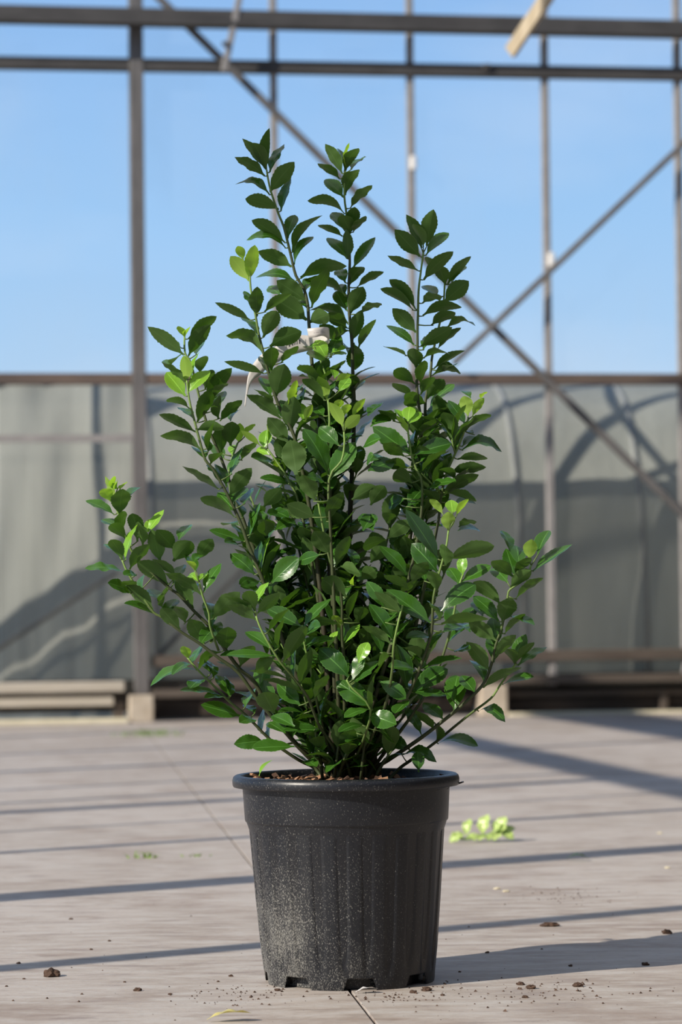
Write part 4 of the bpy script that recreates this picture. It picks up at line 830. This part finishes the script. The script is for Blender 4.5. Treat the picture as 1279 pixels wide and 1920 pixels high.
def join_leaves(name, items, parent):
    vv = []; fs = []; mi = []; uvs = []; shd = []; mats = sorted({i[1] for i in items})
    for m, mat, kind in items:
        me = lmesh(kind, mat); o_ = len(vv); r_ = random.random()
        vv += [m @ v.co for v in me.vertices]; shd += [r_] * len(me.vertices)
        ul = me.uv_layers[0].data
        for p in me.polygons:
            fs.append(tuple(v + o_ for v in p.vertices)); mi.append(mats.index(mat)); uvs += [tuple(ul[l].uv) for l in p.loop_indices]
    me = mesh(name, vv, fs, True)
    for k in mats: me.materials.append(M[k])
    me.polygons.foreach_set('material_index', mi)
    ul = me.uv_layers.new(name='UVMap'); ul.data.foreach_set('uv', [c for u in uvs for c in u])
    a_ = me.attributes.new('shade', 'FLOAT', 'POINT'); a_.data.foreach_set('value', shd)
    o = link(name, me, None, parent); o['kind'] = 'stuff'; return o
join_leaves('foliage', rest + fill, shrub)
print('LEAVES', len(allv), 'fill', len(fill))

# ------------------------------------------------------------------ looped plant label
def tpx(x, y): return 440 + x / 6.395, 590 + y / 6.395
Yt = YP + .005
band = [  # upper edge, lower edge (crop), depth offset
    ((868, 168), (888, 280), -.030), ((960, 158), (975, 270), -.034), ((1052, 148), (1062, 256), -.030), ((1110, 150), (1120, 290), -.018), ((1135, 170), (1140, 330), .0),
    ((1090, 195), (1095, 370), .014), ((1000, 225), (1000, 400), .020), ((890, 248), (890, 432), .020), ((760, 246), (770, 460), .018), ((600, 300), (650, 500), .014), ((480, 390), (535, 560), .012), ((330, 470), (410, 625), .008),
    ((215, 600), (310, 720), .004), ((165, 720), (232, 775), -.004), ((150, 800), (180, 850), -.008), ((132, 960), (150, 985), -.010), ((112, 1125), (126, 1128), -.012)]
def crs(p, f): return .5 * (2 * p[1] + (p[2] - p[0]) * f + (2 * p[0] - 5 * p[1] + 4 * p[2] - p[3]) * f * f + (3 * p[1] - p[0] - 3 * p[2] + p[3]) * f ** 3)
E1 = [at(*tpx(*b_[0]), Yt + b_[2]) for b_ in band]; E2 = [at(*tpx(*b_[1]), Yt + b_[2]) for b_ in band]
vv = []; uvv = []; NB = len(band); cnt = 0
for i in range(NB - 1):
    for f in (0, .25, .5, .75):
        g4 = [max(0, min(NB - 1, i + j)) for j in (-1, 0, 1, 2)]
        a = crs([E1[k] for k in g4], f); b = crs([E2[k] for k in g4], f)
        for s in range(4): vv.append(a + (b - a) * s / 3); uvv.append(((i + f) / (NB - 1), 1 - s / 3))
        cnt += 1
fs = [(i * 4 + s, i * 4 + s + 1, i * 4 + s + 5, i * 4 + s + 4) for i in range(cnt - 1) for s in range(3)]
me = mesh('plant_label', vv, fs, True); ul = me.uv_layers.new(name='UVMap')
for lp in me.loops: ul.data[lp.index].uv = uvv[lp.vertex_index]
o = link('plant_label', me, M['tag'])
md = o.modifiers.new('thickness', 'SOLIDIFY'); md.thickness = .0004
tag(o, 'looped white plastic plant label with a printed barcode among the stems', 'label')

# ------------------------------------------------------------------ things lying on the floor
def single_leaf(name, label, cat, x, y, L, wr, ang, mat, arch=.15, lift=.004, tilt=0., group=None):
    me = leaf_mesh(name, wr, arch, .3, .3, .6, int(x), .06, .1); me.materials.append(M[mat])
    o = link(name, me); o.location = gnd(x, y) + Vector((0, 0, lift)); o.scale = (L, L, L); o.rotation_euler = (tilt, 0, ang)
    return tag(o, label, cat, group)
single_leaf('fallen_leaf', 'curled yellow fallen leaf on the concrete before the pot', 'leaf', 388, 1917, .055, .42, -1.45, 'yellow', .10, .003, .12)
single_leaf('fallen_leaf', 'grey silvery dry leaf poking out from under the pot', 'leaf', 667, 1863, .030, .5, -1.35, 'silver', .10, .002, .10)
single_leaf('fallen_leaf', 'small dark green fallen leaf beside the pale wilted sprig', 'leaf', 1062, 1615, .045, .42, -1.7, 'leaf', .22, .003, .05)
# fresh leaf lying on the soil edge belongs to the litter in the pot
me = leaf_mesh('litter_leaf', .42, .15, .3, .2, .6, 3); me.materials.append(M['young'])
o = link('litter_leaf', me, None, soil); o.location = at(486, 1455, YP - .075) - RL; o.scale = (.03,) * 3; o.rotation_euler = (.75, 0, -1.0)
me = leaf_mesh('litter_leaf', .6, .15, .2, .2, .6, 4); me.materials.append(M['leaf'])
o = link('litter_leaf', me, None, soil); o.location = at(785, 1448, YP - .05) - RL; o.scale = (.03,) * 3; o.rotation_euler = (1.1, 0, .1)

# wilted sprig: a stalk with drooping pale leaves
sg = gnd(905, 1578); sprig = empty('wilted_sprig', sg)
tag(sprig, 'pale green wilted sprig with drooping leaves lying behind the pot', 'sprig')
s1 = sg.y / FPX
stalk = [Vector((k * s1, 0, .012 + .006 * math.sin(k * .05))) for k in range(-50, 56, 10)]
v2, f2 = tube(stalk, .003, 6); me = mesh('stalk', v2, f2, True)
me.attributes.new('age', 'FLOAT', 'POINT'); link('stalk', me, M['stem'], sprig)
for (bx, bz, tx, tz, w_, dy) in ((-32, 14, -62, 1, .45, 0), (-30, 12, -21, 42, .5, .01), (-28, 12, -14, 3, .6, -.02), (0, 12, 12, 50, .5, .01), (0, 10, -10, 4, .6, -.02), (4, 12, 10, 4, .6, -.03), (30, 12, 45, 46, .6, .0), (30, 14, 18, 4, .55, -.03), (36, 14, 62, 24, .5, .01), (38, 14, 56, 4, .6, -.02), (20, 20, 36, 34, .7, -.01)):
    a = Vector((bx * s1, 0, bz * s1)); b = Vector((tx * s1, dy, tz * s1)); ax = b - a; L = ax.length
    x, y, n = orient(ax, Vector((0, -1, .1)), .85, True)
    me = leaf_mesh('leaf', w_ * 1.3, .16, .5, .4, .6, int(bx + 90), .05, .2); me.materials.append(M['pale'])
    o = link('leaf', me, None, sprig)
    o.matrix_local = Matrix(((x.x * L, y.x * L, n.x * L, a.x), (x.y * L, y.y * L, n.y * L, a.y), (x.z * L, y.z * L, n.z * L, a.z), (0, 0, 0, 1)))

def clod(name, label, cat, x, y, sx, sy, sz, seed, mat='crumb', group=None):
    bm = bmesh.new(); bmesh.ops.create_icosphere(bm, subdivisions=3, radius=.5)
    for v in bm.verts:
        k = 1 + .45 * noise.noise(v.co * 3.1 + Vector((seed, 0, 0))) + .2 * noise.noise(v.co * 8 + Vector((0, seed, 0)))
        v.co = v.co * k; v.co.z = max(v.co.z, -.28)
    for v in bm.verts: v.co = Vector((v.co.x * sx, v.co.y * sy, (v.co.z + .28) * sz))
    me = bpy.data.meshes.new(name); bm.to_mesh(me); bm.free()
    o = link(name, me, M[mat]); o.location = gnd(x, y); return tag(o, label, cat, group)
clod('soil_clod', 'dark brown soil clod alone on the concrete, the biggest of them', 'soil clod', 96, 1831, .023, .02, .014, 1)
clod('soil_clod', 'flat brown soil clod on the concrete behind the shadow of the pot', 'soil clod', 1031, 1737, .026, .018, .009, 2)
for i, (x, y, s) in enumerate(((258, 1858, .010), (409, 1841, .004), (433, 1831, .006), (205, 1765, .005), (171, 1781, .005), (133, 1724, .006), (35, 1807, .006), (12, 1850, .004), (976, 1847, .010), (996, 1854, .013), (1083, 1850, .013), (985, 1871, .008), (830, 1867, .006), (914, 1787, .006), (862, 1823, .004), (1210, 1810, .01), (1250, 1751, .015), (1070, 1812, .006), (800, 1858, .012), (775, 1862, .009), (520, 1858, .008), (45, 1836, .004), (234, 1842, .004), (319, 1865, .005))):
    clod('soil_crumb', 'small brown soil crumb scattered on the concrete around the pot', 'soil crumb', x, y, s, s * .8, s * .55, i + 5, 'crumb', 'soil crumbs around the pot')
# fine spilled grit, too small to count
rg = random.Random(3); vv = []; fs = []
def grit(px, py, s):
    p = gnd(px, py); a = rg.uniform(0, 6.3); o_ = len(vv)
    for k in range(3): vv.append(p + Vector((s * math.cos(a + k * 2.1), s * math.sin(a + k * 2.1), .0002)))
    vv.append(p + Vector((0, 0, s * .9))); fs.extend([(o_, o_ + 1, o_ + 3), (o_ + 1, o_ + 2, o_ + 3), (o_ + 2, o_, o_ + 3)])
for i in range(520):
    if i < 120: x, y = rg.gauss(455, 60), rg.gauss(1866, 12)
    elif i < 240: x, y = rg.gauss(760, 90), rg.gauss(1866, 10)
    elif i < 380: x, y = rg.gauss(1010, 90), rg.gauss(1858, 14)
    elif i < 450: x, y = rg.gauss(1050, 60), rg.gauss(1680, 8)
    else: x, y = rg.uniform(-100, 1400), rg.uniform(1690, 1918)
    if y > 1940 or y < 1500 or (gnd(x, y) - pot_c).length < .119: continue
    grit(x, y, abs(rg.gauss(.0009, .0008)) + .0004)
o = link('spilled_grit', mesh('spilled_grit', vv, fs), M['crumb']); o['kind'] = 'stuff'; tag(o, 'fine dark grit spilled over the concrete around the pot', 'grit')
# dry straw-coloured flecks
for i, (x, y) in enumerate(((932, 1667), (949, 1672), (1238, 1563), (1252, 1628))):
    clod('pale_fleck', 'tiny pale straw coloured fleck lying on the concrete', 'debris', x, y, .012, .008, .004, 50 + i, 'sand', 'pale flecks on the concrete')

# grass growing from cracks
def tuft(label, x, y, n, spread, h, seed):
    r = random.Random(seed); p = gnd(x, y); root = empty('grass_tuft', p); tag(root, label, 'grass')
    for i in range(n):
        bx = r.gauss(0, spread); th = r.uniform(0, 6.3); hh = h * r.uniform(.5, 1.1)
        me_pts = []; fs_ = []
        for k in range(4):
            t = k / 3; out = hh * .9 * t * t; wd = .0022 * (1 - t) + .0003
            c = Vector((bx + math.cos(th) * out, r.uniform(-.01, .01) * (k == 0) + math.sin(th) * out, hh * (t - .35 * t * t)))
            me_pts += [c + Vector((-wd, 0, 0)), c + Vector((wd, 0, 0))]
        fs_ = [(2 * k, 2 * k + 1, 2 * k + 3, 2 * k + 2) for k in range(3)]
        me = mesh('grass_blade', me_pts, fs_, True); me.uv_layers.new(name='UVMap'); link('grass_blade', me, M['grass'], root)
tuft('small green grass tuft on the open concrete left of the pot', 273, 1609, 14, .014, .022, 1)
tuft('tiny grass tuft on the concrete close to the slab joint', 372, 1606, 7, .010, .012, 2)
tuft('low weedy grass at the far end of the slab joint by the footing', 282, 1379, 70, .075, .04, 3)
